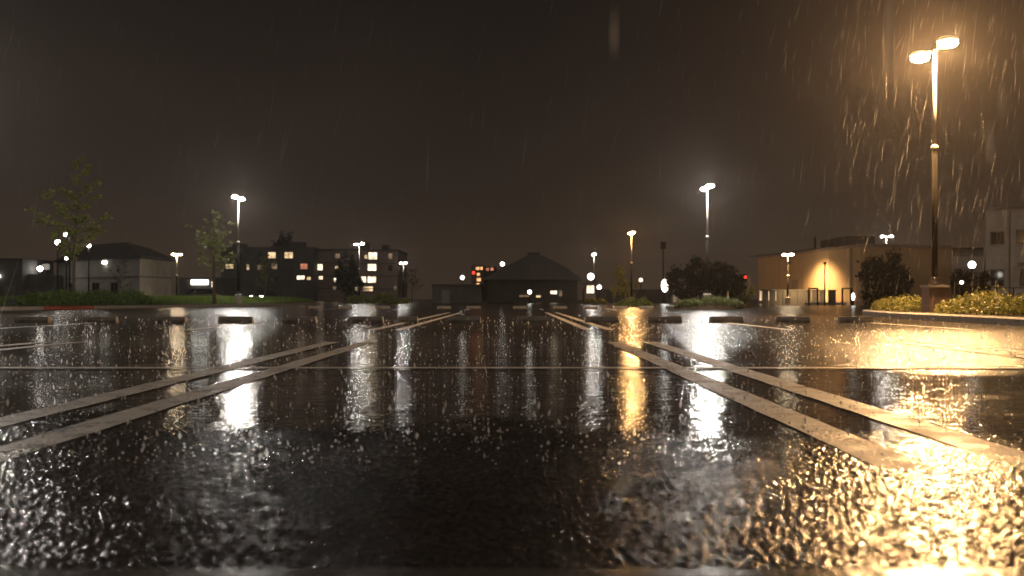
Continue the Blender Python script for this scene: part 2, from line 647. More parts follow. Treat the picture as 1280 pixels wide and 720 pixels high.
# left verge: kerb runs away from the lens; one stretch is painted red
lk = [(-16.6, 88), (-16.8, 85), (-17, 68), (-18.5, 56), (-19.92, 48.5)]
red = [(-19.92, 48.5), (-20.2, 47), (-20.73, 45)]
lk2 = [(-20.73, 45), (-21.2, 43.2), (-24, 39.5), (-34, 36)]
i1 = kerb_line([(-30, 97), (-20, 96), (-17.6, 92)] + lk[0:1] + lk[1:])[0:]
i2 = kerb_line(red, m='red_paint')
i3 = kerb_line(lk2)
kerb_in = [(-34, 36.16), (-24.1, 39.62), (-21.32, 43.3), (-20.36, 47.05), (-18.66, 56.0), (-17.17, 68), (-16.97, 85), (-16.8, 88), (-17.8, 91.9), (-20, 95.8), (-34, 96.8)]
o = MB().prism(kerb_in, .005, .17).build('verge', 'grass_soil')
tag(o, kind='structure')

# right planting bed
rb = [(8.75, 12.5), (9.3, 19.5), (9.8, 26.5), (10.6, 31), (11.6, 32.6), (22, 34)]
kerb_line(rb[::-1])
rb_in = [(8.92, 12.5), (9.47, 19.45), (9.96, 26.4), (10.76, 30.9), (11.7, 32.45), (22, 33.83), (22, 12.5)]
# note: travel reversed so that the kerb body lies inside the bed
o = MB().prism(rb_in, .005, .16).build('planting_bed', 'soil')
tag(o, kind='structure')


def ring_bed(cx, cy, rx, ry):
    pts = [(cx + rx * math.cos(t), cy + ry * math.sin(t)) for t in np.linspace(0, 2 * PI, 25)]
    kerb_line(pts)
    pin = [(cx + (rx - .16) * math.cos(t), cy + (ry - .16) * math.sin(t)) for t in np.linspace(0, 2 * PI, 25)[:-1]]
    o = MB().prism(pin, .005, .14).build('planting_bed', 'soil')
    tag(o, kind='structure')


# ------------------------------------------------------------------ lamps
LAMPG = 'lamp posts of the car park'


def lamp_post(x, y, h, heads, lens, label, z0=0.0, plinth='concrete', pr=.075, grp=LAMPG, detail=True, plinth_size=(.42, .42, .6), hs=.74, collar=.58):
    root = empty('lamp_post', (x, y, z0), label, 'lamp post', grp)
    b = MB()
    pw, pd, ph = plinth_size
    if plinth == 'brick':
        b.box((0, 0, ph / 2), (pw, pd, ph))
        b.build('plinth', 'brick', root)
        MB().box((0, 0, ph + .03), (pw + .05, pd + .05, .06)).build('capstone', 'concrete', root)
        ph += .06
    elif plinth:
        b.lathe((0, 0, 0), [(pw / 2, 0), (pw / 2, ph - .04), (pw / 2 - .04, ph)], 16).build('plinth', plinth, root)
    else:
        ph = 0
    H2 = h - z0
    MB().lathe((0, 0, ph), [(.17, 0), (.17, .03), (.12, .05), (.11, .16), (.085, .2)], 16).build('base_flange', 'dark_metal', root, True)
    MB().tube([(0, 0, ph + .04), (0, 0, H2 * collar)], [pr, pr * .9], 14).build('pole', 'pole_paint', root, True)
    MB().tube([(0, 0, H2 * collar), (0, 0, H2)], [pr * .72, pr * .6], 14).build('upper_pole', 'grey_metal', root, True)
    MB().lathe((0, 0, H2 * collar - .05), [(pr * 1.25, 0), (pr * 1.35, .03), (pr * 1.35, .07), (pr * .8, .11)], 14).build('collar', 'grey_metal', root, True)
    for dx, dy in heads:
        L = math.hypot(dx, dy)
        if L > 0:
            MB().tube([(0, 0, H2 - .1), (dx * .3, dy * .3, H2 + .02), (dx * .8, dy * .8, H2 + .06)], [.035, .032, .03], 8).build('arm', 'grey_metal', root, True)
        az = math.atan2(dy, dx)
        hd = MB()
        r0 = .25 * hs
        hd.lathe((dx, dy, H2), [(r0 * 1.08, .03), (r0 * 1.1, .06), (r0 * .8, .12), (r0 * .3, .15)], 16)
        hobj = hd.build('lamp_head', 'grey_metal', root, True)
        MB().ellipsoid((dx, dy, H2 - .045 * hs), (r0, r0, .085 * hs), 12, 6).build('lens', lens, hobj, True)
    return root


# the row on the right, from the near sodium lamp backwards
lamp_post(10.32, 25.0, 6.56, [(-.07, .72), (0, -.75)], 'lamp_orange_near',
          'tall near lamp post with two orange heads on a square brick plinth in the hedge', .15, 'brick', .070,
          plinth_size=(.46, .46, .62), hs=.88, collar=.63)
ring_bed(9.5, 50.6, 1.9, 1.5)
lamp_post(9.65, 50.6, 6.0, [(0, .7), (0, -.7)], 'lamp_white',
          'white twin-head lamp post standing in the low green shrub right of centre', .14)
lamp_post(10.2, 87.4, 6.1, [(0, .7), (0, -.7)], 'lamp_orange', 'distant orange twin-head lamp post behind the orange-lit shrub', 0)
lamp_post(10.4, 130, 6.1, [(0, .7), (0, -.7)], 'lamp_white_far', 'distant white lamp post just right of the dark hipped house', 0)
# left row; the nearest post stands outside the frame but lights the left of the lot
lamp_post(-16.6, 27.5, 6.56, [(0, .72), (0, -.75)], 'lamp_white_side',
          'lamp post left of the frame, known only by its white glare on the wet ground', 0, hs=.88)
lamp_post(GX(298, 66), 66, 7.0, [(0, -.75), (0, .75)], 'lamp_white',
          'white twin-head lamp post on the grass verge beside the small leafy tree', .17)
lamp_post(GX(449, 105), 105, 6.1, [(-.4, .5), (.4, -.5)], 'lamp_white_far', 'white twin-head lamp post in front of the lit flats', 0)
lamp_post(GX(504, 160), 160, 6.05, [(-.45, .5), (.45, -.5)], 'lamp_white_far', 'far white lamp post off the right end of the flats', 0)
lamp_post(GX(221, 82), 82, 4.05, [(-.22, 0), (.22, 0)], 'lamp_warm_far', 'warm lamp post beside the lit end wall of the hipped pale building', .0, hs=.8)
wash = lamp_post(21.9, 81.3, 4.0, [(-.2, .3), (.2, -.3)], 'lamp_warm_far', 'warm lamp post in front of the long tan wall, washing it with light', 0, hs=.8)
lamp_post(GX(1108, 135), 135, 8.7, [(-.5, 0), (.5, -.3)], 'lamp_white_far', 'white twin lamp rising over the dark flat roof on the right', 0, hs=1)


def globe_post(px, py, Y, label, lens='globe_white', r=.17, twin=0):
    p = W(px, py, Y)
    root = empty('globe_lamp', (p.x, Y, 0), label, 'lamp', 'globe lamps behind the left hedge')
    MB().lathe((0, 0, 0), [(.12, 0), (.12, .25), (.06, .3), (.05, .4)], 10).build('base', 'dark_metal', root)
    MB().tube([(0, 0, .3), (0, 0, p.z - r)], [.06, .05], 8).build('pole', 'dark_metal', root, True)
    offs = [(0, 0)] if not twin else [(-twin, 0), (twin, 0)]
    for dx, dy in offs:
        if dx:
            MB().tube([(0, 0, p.z - r - .25), (dx * .7, 0, p.z - r - .2), (dx, 0, p.z - r)], [.03, .03, .03], 6).build('arm', 'dark_metal', root, True)
        MB().lathe((dx, dy, p.z - r - .05), [(r * .5, 0), (r * .6, .06)], 10).build('socket', 'dark_metal', root)
        MB().ellipsoid((dx, dy, p.z), (r, r, r), 12, 8).build('globe', lens, root, True)
    return root


globe_post(72, 303, 68, 'brightest single globe lamp left of the tall sparse tree')
globe_post(87, 293, 72, 'twin globe lamp glowing through the tall sparse tree', r=.13, twin=.28)
globe_post(111, 307, 74, 'globe lamp just right of the tall sparse tree', r=.13)
globe_post(83, 323, 64, 'dim low globe lamp behind the tall tree trunk', 'globe_soft', .1)
globe_post(50, 336, 90, 'low globe lamp between the dark shed and the pale hipped building', r=.22)
globe_post(628, 330, 150, 'small globe lamp on the left slope side of the dark hipped house', 'globe_soft', .3)
globe_post(578, 347, 170, 'small globe lamp left of the red-lit tower', 'globe_soft', .33)
globe_post(749, 359, 120, 'low globe lamp right of the lit kiosk', 'globe_soft', .25)
globe_post(801, 350, 140, 'dim globe lamp behind the orange-lit lamp post', 'room_bright', .28)
globe_post(662, 365, 105, 'low globe lamp in front of the dark hipped house', 'globe_soft', .2)
globe_post(1215, 331, 62, 'globe lamp above the dark round tree by the pale right-hand building', 'globe_soft', .22)
globe_post(1202, 353, 60, 'small globe lamp in front of the dark round tree on the right', 'globe_soft', .1)


# ------------------------------------------------------------------ wheel stops
def stop_mesh(L=.70):
    mb = MB()
    w, h = .16, .125
    prof = [(-w / 2, 0), (-w / 2, h * .45), (-w * .32, h), (w * .32, h), (w / 2, h * .45), (w / 2, 0)]
    vs = []
    for s, ins in ((-1, 0), (1, 0)):
        for (y, z) in prof:
            vs.append((s * (L / 2 - z * .16), y, z))
    n = len(prof)
    fs = [tuple(range(n)), tuple(range(2 * n - 1, n - 1, -1))]
    for k in range(n):
        fs.append((k, n + k, n + (k + 1) % n, (k + 1) % n))
    return mb.add(vs, fs)


stop0 = stop_mesh().build('wheel_stop', 'stop_concrete')
GS = 'concrete wheel stops in rows'
near_stops = [(42, 'pale topped wheel stop nearest the left edge of the photo'),
              (126, 'second wheel stop from the left in the near row'),
              (212, 'wheel stop over the reddish lamp reflection on the left'),
              (296, 'black wheel stop cutting the bright white reflection on the left'),
              (375, 'wheel stop just right of the bright white left reflection'),
              (458, 'wheel stop in the narrow white reflection left of the stall lines'),
              (510, 'short wheel stop beside the far end of the left stall lines'),
              (580, 'left one of the two wheel stops of the middle stall'),
              (667, 'right one of the two wheel stops of the middle stall'),
              (752, 'wheel stop in the faint reflection right of the middle stall'),
              (831, 'wheel stop between the orange and the white reflections'),
              (908, 'brown lit wheel stop in the broad white reflection on the right'),
              (990, 'tan topped wheel stop second from the right end of the near row'),
              (1070, 'yellowish topped wheel stop at the right end of the near row')]
rr = random.Random(3)
for i, (px, lb) in enumerate(near_stops):
    o = stop0 if i == 0 else stop0.copy()
    if i:
        COL.objects.link(o)
    o.location = (GX(px, 21), 21 + rr.uniform(-.05, .05), .002)
    o.rotation_euler = (0, 0, rr.uniform(-.05, .05))
    if px == 510:
        o.scale = (.58, 1, 1)
    tag(o, lb, 'wheel stop', GS)
for px in (395, 432, 478, 555, 592, 650, 700, 738, 776, 808):
    o = stop0.copy()
    COL.objects.link(o)
    o.location = (GX(px, 50), 50, .002)
    o.rotation_euler = (0, 0, rr.uniform(-.03, .03))
    tag(o, 'small dark wheel stop of the far row across the lot', 'wheel stop', 'wheel stops of the far row')


# ------------------------------------------------------------------ planting
def hedge(name, path, width, h, m, n, size, label, cat='hedge', group=None, z0=.15, seed=1, lump=.38):
    rng = np.random.default_rng(seed)
    path = np.array(path, float)
    seg = np.linalg.norm(np.diff(path, axis=0), axis=1)
    cum = np.concatenate([[0], np.cumsum(seg)])
    root = empty(name, (path[0][0], path[0][1], z0), label, cat, group)

    def at(s):
        x = np.interp(s, cum, path[:, 0])
        y = np.interp(s, cum, path[:, 1])
        e = 0.05
        dx = np.interp(s + e, cum, path[:, 0]) - np.interp(s - e, cum, path[:, 0])
        dy = np.interp(s + e, cum, path[:, 1]) - np.interp(s - e, cum, path[:, 1])
        ln = np.hypot(dx, dy) + 1e-9
        return x, y, -dy / ln, dx / ln

    s = rng.uniform(0, cum[-1], n)
    ph = rng.uniform(0, 6.28, 4)
    lum = 1 + lump * (np.sin(s * 2.1 + ph[0]) * .5 + np.sin(s * 4.7 + ph[1]) * .35 + np.sin(s * 9.1 + ph[2]) * .25)
    end = np.clip(np.minimum(s, cum[-1] - s) / (width * .6), 0, 1) ** .5
    a = rng.uniform(0, PI, n)
    rr_ = rng.uniform(.62, 1.06, n) ** .7
    u = np.cos(a) * rr_ * width / 2 * (.35 + .65 * end)
    z = np.sin(a) ** .75 * rr_ * h * lum * (.3 + .7 * end) + rng.normal(0, .015, n)
    shoot = rng.random(n) < .10
    z = np.where(shoot, z * rng.uniform(1.0, 1.32, n), z)
    x, y, nx, ny = at(s)
    pts = np.stack([x + nx * u - path[0][0], y + ny * u - path[0][1], np.maximum(z, .02)], 1)
    mesh_np('foliage', leaves(pts, size, rng), 4, m, root)
    # twigs: a woody core seen through the gaps
    mb = MB()
    k = max(5, int(cum[-1] / .35))
    # rootstock under the soil that joins the stems
    mb.tube([(p[0] - path[0][0], p[1] - path[0][1], -.06) for p in path], [.05] * len(path), 6)
    for i in range(k):
        si = (i + .5) / k * cum[-1]
        x, y, nx, ny = at(np.array([si]))
        bx, by = x[0] - path[0][0], y[0] - path[0][1]
        for q in range(4):
            ax = rng.uniform(-1, 1) * width * .35
            tip = (bx + nx[0] * ax + rng.uniform(-.15, .15), by + ny[0] * ax, h * rng.uniform(.5, .9))
            mb.tube([(bx, by, -.06), (bx + nx[0] * ax * .3, by + ny[0] * ax * .3, .06), tip], [.012, .012, .004], 4)
    mb.build('stem', 'bark', root)
    return root


HG = 'hedges and shrubs along the kerbs'
hedge('hedge', [(9.95, 13.5), (10.15, 19), (10.42, 24.4)], 1.15, .37, 'leaf_yellow', 15000, .038,
      'bright yellow-green hedge in the right kerbed bed, right of the brick plinth', group=HG, seed=2)
hedge('hedge', [(10.62, 25.9), (10.95, 28.5), (11.5, 31.6)], 1.0, .31, 'leaf_yellow', 9000, .036,
      'low yellow hedge left of the brick lamp plinth', group=HG, seed=3)
hedge('hedge', [(-31, 38.6), (-24.6, 41), (-22.2, 44.5)], 1.6, .66, 'leaf_green', 9000, .06,
      'tallest leafy hedge at the far left edge', group=HG, seed=4, z0=.17)
hedge('hedge', [(-21.7, 45.5), (-21.0, 49), (-19.9, 56)], 1.5, .58, 'leaf_green', 9000, .06,
      'long low hedge under the tall sparse tree', group=HG, seed=5, z0=.17)
hedge('shrub', [(GX(432, 92), 92), (GX(512, 92), 92)], 2.0, .75, 'leaf_olive', 4500, .09,
      'ragged shrubs in front of the right wing of the flats', 'shrub', HG, 0, 6, .5)
hedge('shrub', [(7.9, 49.6), (9.5, 49.5), (11.2, 49.7)], 1.1, .36, 'leaf_deep', 5500, .05,
      'low green shrub around the foot of the white lamp post right of centre', 'shrub', HG, .12, 7)
hedge('shrub', [(GX(768, 60), 60), (GX(816, 60), 60.1)], 1.2, .42, 'leaf_olive', 3200, .06,
      'orange-lit shrub in front of the distant orange lamp', 'shrub', HG, 0, 8)
hedge('shrub', [(GX(730, 84), 84), (GX(759, 84), 84.1)], 1.2, .55, 'leaf_yellow', 2200, .07,
      'small pale shrub left of the orange-lit one', 'shrub', HG, 0, 9)

# grass of the left verge: countless blades
rng = np.random.default_rng(11)
gp = []
n = 42000
ys = rng.uniform(55, 94, n)
xk = np.interp(ys, [55, 56, 68, 85, 88, 94], [-18.9, -18.75, -17.3, -17.1, -17.0, -19])
xs = xk - rng.power(1.0, n) * 9
d = np.clip((xk - xs) / 2.0, 0, 1)
base = .17 + .28 * d ** .8
hh = rng.uniform(.10, .28, n)
ang = rng.uniform(0, 2 * PI, n)
wv = .022
q = np.stack([
    np.stack([xs - wv * np.cos(ang), ys - wv * np.sin(ang), base - .02], 1),
    np.stack([xs + wv * np.cos(ang), ys + wv * np.sin(ang), base - .02], 1),
    np.stack([xs + rng.normal(0, .06, n), ys + rng.normal(0, .06, n), base + hh], 1)], 1)
o = mesh_np('grass', q.reshape(-1, 3), 3, 'leaf_grass')
tag(o, 'lush green grass on the left verge beyond the kerb', 'grass', kind='stuff')
mound = [(-17.4, 60), (-17.2, 68), (-17.1, 84), (-17.4, 90)]
vs, fs = [], []
for i, yy in enumerate(np.linspace(55.5, 93.5, 20)):
    xk_ = float(np.interp(yy, [55, 56, 68, 85, 88, 94], [-18.9, -18.75, -17.3, -17.1, -17.0, -19]))
    for k, dd in enumerate((0, .5, 1, 2, 5, 10)):
        vs.append((xk_ - dd, yy, .172 + .28 * min(dd / 2, 1) ** .8))
for i in range(19):
    for k in range(5):
        a = i * 6 + k
        fs.append((a, a + 6, a + 7, a + 1))
tag(MB().add(vs, fs).build('verge', 'grass_soil', smooth=True), kind='structure')


def tree(name, x, y, h, branches, label, leafm, leaf, nleaf, seed, trunk_r=.07, z0=.17, lean=0, stakes=False, group=None, tuft=.35, cat='tree'):
    """branches: (height fraction, dx, dz, dy)"""
    rng = np.random.default_rng(seed)
    root = empty(name, (x, y, z0), label, cat, group)
    H2 = h - z0
    tp = []
    nseg = 9
    for i in range(nseg + 1):
        f = i / nseg
        tp.append(Vector((lean * f + .05 * h / 7 * math.sin(f * 7 + seed), .05 * math.sin(f * 5 + seed * 2), f * H2)))
    tm = MB()
    tm.tube(tp, [trunk_r * (1.25 if i == 0 else 1) * (1 - .9 * i / nseg) + .006 for i in range(nseg + 1)], 8)
    pts = []

    def trunk(f):
        k = min(int(f * nseg), nseg - 1)
        return tp[k].lerp(tp[k + 1], f * nseg - k)

    for (f, dx, dz, dy) in branches:
        p0 = trunk(f)
        d = Vector((dx, dy, dz))
        L = d.length
        prev = p0
        line = [p0]
        for i in range(1, 6):
            u = i / 5
            q = p0 + d * u + Vector((0, 0, -.12 * L * math.sin(PI * u))) + Vector(rng.normal(0, .035 * L, 3))
            line.append(q)
        r = trunk_r * .42 * (1 - .6 * f)
        tm.tube(line, [r * (1 - .85 * i / 5) + .004 for i in range(6)], 5)
        for i in range(1, 6):
            for _ in range(2):
                tw = Vector(rng.normal(0, 1, 3))
                tw.z = abs(tw.z) * .8
                tw = tw.normalized() * L * rng.uniform(.12, .3)
                tm.tube([line[i], line[i] + tw * .6, line[i] + tw + Vector((0, 0, .05))], [r * .3 + .003, .005, .003], 4, False)
                m_ = int(nleaf * rng.uniform(.3, 1.4) * (0.5 + .5 * i / 5))
                t_ = rng.uniform(.3, 1.1, m_)[:, None]
                pts.append(np.array(line[i]) + np.array(tw) * t_ + rng.normal(0, tuft * .3 * L / 1.5, (m_, 3)) * np.array([1, 1, .7]))
    tm.build('trunk', 'bark', root, True)
    if pts:
        mesh_np('crown', leaves(np.concatenate(pts), leaf, rng, .3), 4, leafm, root)
    if stakes:
        for s in (-1, 1):
            MB().tube([(s * .35, 0, 0), (s * .33, 0, 1.6)], [.035, .03], 6).build('stake', 'stake_wood', root)
    return root


def rand_branches(n, f0, f1, L0, L1, seed, up=.4):
    rng = random.Random(seed)
    out = []
    for i in range(n):
        f = f0 + (f1 - f0) * (i + rng.random() * .6) / n
        L = L0 + (L1 - L0) * (i / n)
        L *= rng.uniform(.75, 1.2)
        a = i * 2.4 + rng.random()
        out.append((f, math.cos(a) * L, L * rng.uniform(up * .5, up * 1.4), math.sin(a) * L))
    return out


br1 = [(.30, -.7, .5, .3), (.33, .6, .45, -.3), (.38, -1.0, .55, -.2), (.41, .9, .5, .2), (.45, -.6, .4, .6), (.47, 1.35, .75, .1), (.50, -2.05, .75, .1),
       (.54, .7, .35, -.4), (.57, -1.1, .5, .3), (.62, -1.55, .85, .1), (.64, .8, .6, .3), (.69, -.6, .45, -.3), (.73, .75, .55, .1), (.8, -.4, .4, .2), (.85, .5, .4, -.1), (.9, -.25, .35, 0), (.94, .15, .3, .1)]
tree('tree', GX(92, 50), 50, 7.55, br1, 'tall sparse young tree with thin green leaves on the left verge', 'leaf_lit', .085, 24, 21, .085, stakes=False, lean=.25, group='trees of the left verge', tuft=.3)
tree('tree', GX(268, 61), 61, 5.4, rand_branches(13, .38, .72, 1.25, .75, 5, .35) + [(.6, -.5, 1.9, .1), (.62, .45, 1.8, -.1), (.66, -.15, 2.0, .2), (.62, -1.2, 1.3, .1), (.7, .9, .9, .2)],
     'smaller leafy tree with bare upright twigs beside the white lamp post', 'leaf_mid', .085, 9, 22, .10, lean=-.05, group='trees of the left verge', tuft=.3)
tree('bare_sapling', GX(150, 76), 76, 3.6, rand_branches(12, .35, .9, .9, .4, 7, .8), 'bare dark sapling in front of the pale hipped building', 'leaf_dark', .07, 3, 23, .06, z0=.0, cat='tree')
tree('bare_sapling', GX(331, 100), 100, 4.8, rand_branches(14, .3, .95, 1.1, .4, 9, .9), 'thin half-bare sapling in front of the left part of the flats', 'leaf_olive', .09, 7, 24, .06, z0=0, cat='tree')
tree('bare_sapling', GX(515, 150), 150, 4.8, rand_branches(14, .3, .95, 1.3, .5, 12, .9), 'faint bare tree right of the flats under the far lamp', 'leaf_dark', .1, 6, 25, .07, z0=0, cat='tree')


def dense_tree(x, y, h, lobes, label, leafm, leaf, n, seed, trunk_h=1.2, group='dark trees beyond the lot'):
    """lobes: (dx, dy, z, rx, ry, rz)"""
    rng = np.random.default_rng(seed)
    root = empty('tree', (x, y, 0), label, 'tree', group)
    tm = MB()
    tm.tube([(0, 0, 0), (.05, .02, trunk_h), (.0, .0, h * .6)], [.2, .15, .07], 8)
    pts = []
    tot = sum(l[3] * l[4] * l[5] for l in lobes)
    for (dx, dy, z, rx, ry, rz) in lobes:
        tm.tube([(0, 0, trunk_h), (dx * .5, dy * .5, (trunk_h + z) / 2), (dx, dy, z)], [.1, .07, .03], 6)
        k = int(n * rx * ry * rz / tot)
        # clumps on and inside the lobe
        nc = max(14, k // 40)
        d = rng.normal(size=(nc, 3))
        d /= np.linalg.norm(d, axis=1)[:, None]
        c = d * (rng.uniform(.45, 1.05, nc) ** .6)[:, None] * np.array([rx, ry, rz]) + np.array([dx, dy, z])
        idx = rng.integers(0, nc, k)
        p = c[idx] + rng.normal(0, 1, (k, 3)) * np.array([rx, ry, rz]) * .13
        pts.append(p)
    P_ = np.concatenate(pts)
    P_[:, 2] = np.maximum(P_[:, 2], .1)
    tm.build('trunk', 'bark', root, True)
    mesh_np('crown', leaves(P_, leaf, rng), 4, leafm, root)
    return root


dense_tree(GX(866, 74), 74, 3.6, [(-.6, 0, 1.6, 1.1, 1.2, 1.3), (.3, 0, 2.3, 1.0, 1.0, 1.1), (.9, .3, 1.4, .8, 1, 1.1)], 'dark round tree left of the white lamp post right of centre', 'leaf_dark', .13, 4200, 31)
dense_tree(GX(905, 76), 76, 3.3, [(-.4, 0, 1.9, .9, 1.2, 1.2), (.6, 0, 1.4, .9, 1.0, 1.3)], 'dark round tree right of the white lamp post right of centre', 'leaf_dark', .13, 3600, 32)
dense_tree(GX(780, 95), 95, 3.6, [(-.5, 0, 1.9, .8, 1, 1.6), (.6, .2, 1.3, .8, .8, 1.2)], 'small brownish tree beside the distant orange lamp post', 'leaf_olive', .12, 1500, 33)
dense_tree(GX(353, 205), 205, 13, [(0, 0, 9.5, 2.2, 2, 4.2), (.8, 0, 6.5, 2.4, 2, 3.2)], 'tall dark tree rising behind the flats', 'leaf_dark', .3, 2600, 34, 3)
dense_tree(GX(1106, 69), 69, 3.6, [(-.7, 0, 1.6, 1.0, 1.1, 1.6), (.4, .2, 2.0, 1.1, 1.1, 1.6), (1.2, 0, 1.2, .7, .8, 1.2)], 'dark green tree against the end wall of the tan building', 'leaf_dark', .13, 4200, 35)
dense_tree(GX(1214, 64), 64, 2.5, [(-.3, 0, 1.4, .9, 1, .9), (.7, .1, 1.3, .6, .7, .9)], 'dark round tree in front of the pale right-hand building', 'leaf_dark', .11, 3000, 36)
dense_tree(GX(925, 84), 84, 2.0, [(0, 0, 1.0, 1.1, .9, .9)], 'low dark bush tree under the red signal', 'leaf_olive', .12, 1200, 37, .5)
dense_tree(GX(432, 125), 125, 6.0, [(0, 0, 3.4, 1.3, 1.2, 2.3), (.8, 0, 2.0, 1.2, 1, 1.5)], 'dark tree between the two parts of the flats', 'leaf_dark', .18, 2200, 38)

# ------------------------------------------------------------------ buildings
BG = 'buildings around the lot'


def window(parent, ax, c, w, h, pane, d=.06, frame='frame_metal', mull=1, nrm=None):
    """c centre on wall (local), ax unit vector along the wall, nrm outward"""
    ax = Vector(ax).normalized()
    up = Vector((0, 0, 1))
    if nrm is None:
        nrm = up.cross(ax).normalized() * -1
    c = Vector(c)
    t = max(.05, min(w, h) * .06)
    mb = MB()

    def bar(u0, u1, v0, v1, d0, d1):
        vs = []
        for dd in (d0, d1):
            for u, v in ((u0, v0), (u1, v0), (u1, v1), (u0, v1)):
                vs.append(c + ax * u + up * v + nrm * dd)
        mb.add(vs, [(3, 2, 1, 0), (4, 5, 6, 7), (0, 1, 5, 4), (1, 2, 6, 5), (2, 3, 7, 6), (3, 0, 4, 7)])

    bar(-w / 2 - t, w / 2 + t, h / 2, h / 2 + t, -.02, d)
    bar(-w / 2 - t, w / 2 + t, -h / 2 - t, -h / 2, -.02, d + .05)
    bar(-w / 2 - t, -w / 2, -h / 2, h / 2, -.02, d)
    bar(w / 2, w / 2 + t, -h / 2, h / 2, -.02, d)
    for k in range(mull):
        u = -w / 2 + w * (k + 1) / (mull + 1)
        bar(u - t * .35, u + t * .35, -h / 2, h / 2, .022, d - .01)
    f = mb.build('window', frame, parent)
    pm = MB()
    vs = [c + ax * u + up * v + nrm * .015 for u, v in ((-w / 2, -h / 2), (w / 2, -h / 2), (w / 2, h / 2), (-w / 2, h / 2))]
    pm.add(vs, [(0, 1, 2, 3)])
    pm.build('pane', pane, f)
    return f


# flats with lit windows
fl = empty('apartment_block', (GX(390, 185), 185, 0), 'dark four storey flats with scattered lit windows', 'building', BG)


def flat_local(px, py, Y):
    p = W(px, py, Y)
    return (p.x - fl.location.x, p.y - fl.location.y, p.z)


def block(px0, px1, py, Y, depth, m, name='wall'):
    a, b_ = flat_local(px0, py, Y), flat_local(px1, py, Y)
    MB().box(((a[0] + b_[0]) / 2, a[1] + depth / 2, a[2] / 2), (b_[0] - a[0], depth, a[2])).build(name, m, fl)
    MB().box(((a[0] + b_[0]) / 2, a[1] + depth / 2, a[2] + .15), (b_[0] - a[0] + .3, depth + .3, .3)).build('parapet', 'dark_render', fl)
    # floor bands
    nfl = 3
    for k in range(1, nfl + 1):
        MB().box(((a[0] + b_[0]) / 2, a[1] - .04, a[2] * k / (nfl + 1)), (b_[0] - a[0] - .1, .08, .14)).build('floor_band', 'dark_render', fl)


block(276, 392, 311, 185, 14, 'dark_render')
block(392, 441, 313, 189, 10, 'brown_render')
block(441, 497, 314, 178, 16, 'brown_render')
wins = [(340, 319, 10, 8, 'room_cream', 185), (361, 319, 11, 8, 'room_cream', 185), (380, 333, 9, 7, 'room_red', 185), (287, 333, 10, 6, 'room_cream', 185),
        (310, 334, 3, 7, 'room_cream', 185), (325, 334, 6, 6, 'room_dim', 185), (343, 333, 7, 7, 'room_dim', 185), (376, 347, 10, 5, 'room_bright', 185),
        (386, 348, 5, 4, 'room_cream', 185), (325, 319, 6, 7, 'dark_glass', 185), (300, 319, 7, 7, 'dark_glass', 185), (300, 347, 7, 6, 'dark_glass', 185), (345, 348, 6, 6, 'dark_glass', 185),
        (399, 334, 9, 8, 'room_bright', 189), (401, 347, 5, 5, 'room_bright', 189), (422, 320, 6, 6, 'room_dim', 189), (421, 335, 4, 5, 'room_cream', 189),
        (420, 350, 5, 5, 'room_bright', 189), (418, 360, 4, 4, 'room_dim', 189),
        (466, 320, 11, 9, 'room_bright', 178), (457.5, 321, 3.5, 5, 'room_cream', 178), (465, 334, 11, 9, 'room_bright', 178), (465, 349, 11, 9, 'room_bright', 178),
        (454.5, 349, 6.5, 8, 'room_bright', 178), (460, 361, 13, 6, 'room_cream', 178), (446, 361, 3.5, 4, 'room_cream', 178), (488, 320, 5, 7, 'room_dim', 178), (488, 335, 5, 7, 'dark_glass', 178), (494, 360, 3, 5, 'room_dim', 178)]
for (px, py, w, h, pn, Y) in wins:
    c = flat_local(px, py, Y)
    k = Y / F
    window(fl, (1, 0, 0), c, w * k * .94, h * k * .94, pn, d=.12, nrm=Vector((0, -1, 0)))

for px, wd, ht, Y in ((300, 2.4, 1.1, 190), (372, 3.0, 1.4, 192), (455, 1.8, 1.2, 184), (482, 1.2, .8, 183)):
    c = flat_local(px, 312, Y)
    MB().box((c[0], c[1], c[2] + ht / 2), (wd, 1.6, ht)).build('roof_unit', 'dark_render', fl)
for px, Y in ((293, 185), (333, 185), (368, 185), (447, 178), (474, 178)):
    c = flat_local(px, 340, Y)
    MB().tube([(c[0], c[1] - .14, .1), (c[0], c[1] - .14, 8.4)], [.07, .07], 6).build('downpipe', 'frame_metal', fl)

# red-lit tower far behind
tw = empty('tower_block', (GX(606, 260), 260, 0), 'distant narrow block with a stack of orange and red lit windows', 'building', BG)


def tl(px, py):
    p = W(px, py, 260)
    return (p.x - tw.location.x, 0, p.z)


a, b_ = tl(589, 331), tl(604, 331)
MB().box(((a[0] + b_[0]) / 2, 5, a[2] / 2), (b_[0] - a[0], 10, a[2])).build('wall', 'brown_render', tw)
a, b_ = tl(604, 333), tl(620, 333)
MB().box(((a[0] + b_[0]) / 2, 7, a[2] / 2), (b_[0] - a[0], 10, a[2])).build('wing', 'dark_render', tw)
for (px, py, w, h, pn) in [(597, 335.5, 5, 4, 'room_orange'), (602, 335.5, 3, 4, 'room_orange'), (609, 336.5, 4, 4, 'room_red'), (615, 336, 4, 4, 'room_red'), (592, 341, 3.5, 4, 'light_red'), (598, 343, 4, 4, 'room_orange'),
                           (598.5, 349.5, 5.5, 4.5, 'room_orange'), (597.5, 356, 4, 4.5, 'room_orange')]:
    c = tl(px, py)
    k = 260 / F
    c = (c[0], 0 if px < 604 else 2, c[2])
    window(tw, (1, 0, 0), c, w * k * .9, h * k * .9, pn, d=.12, mull=0, nrm=Vector((0, -1, 0)))

# dark house with a big hipped roof, in the middle
HY = 120
hs = empty('hipped_house', (GX(668, HY), HY, 0), 'dark house with a broad peaked roof in the centre of the skyline', 'house', BG)
k = HY / F


def hl(px, py):
    return ((px - 668) * k, H + (373 - py) * k)


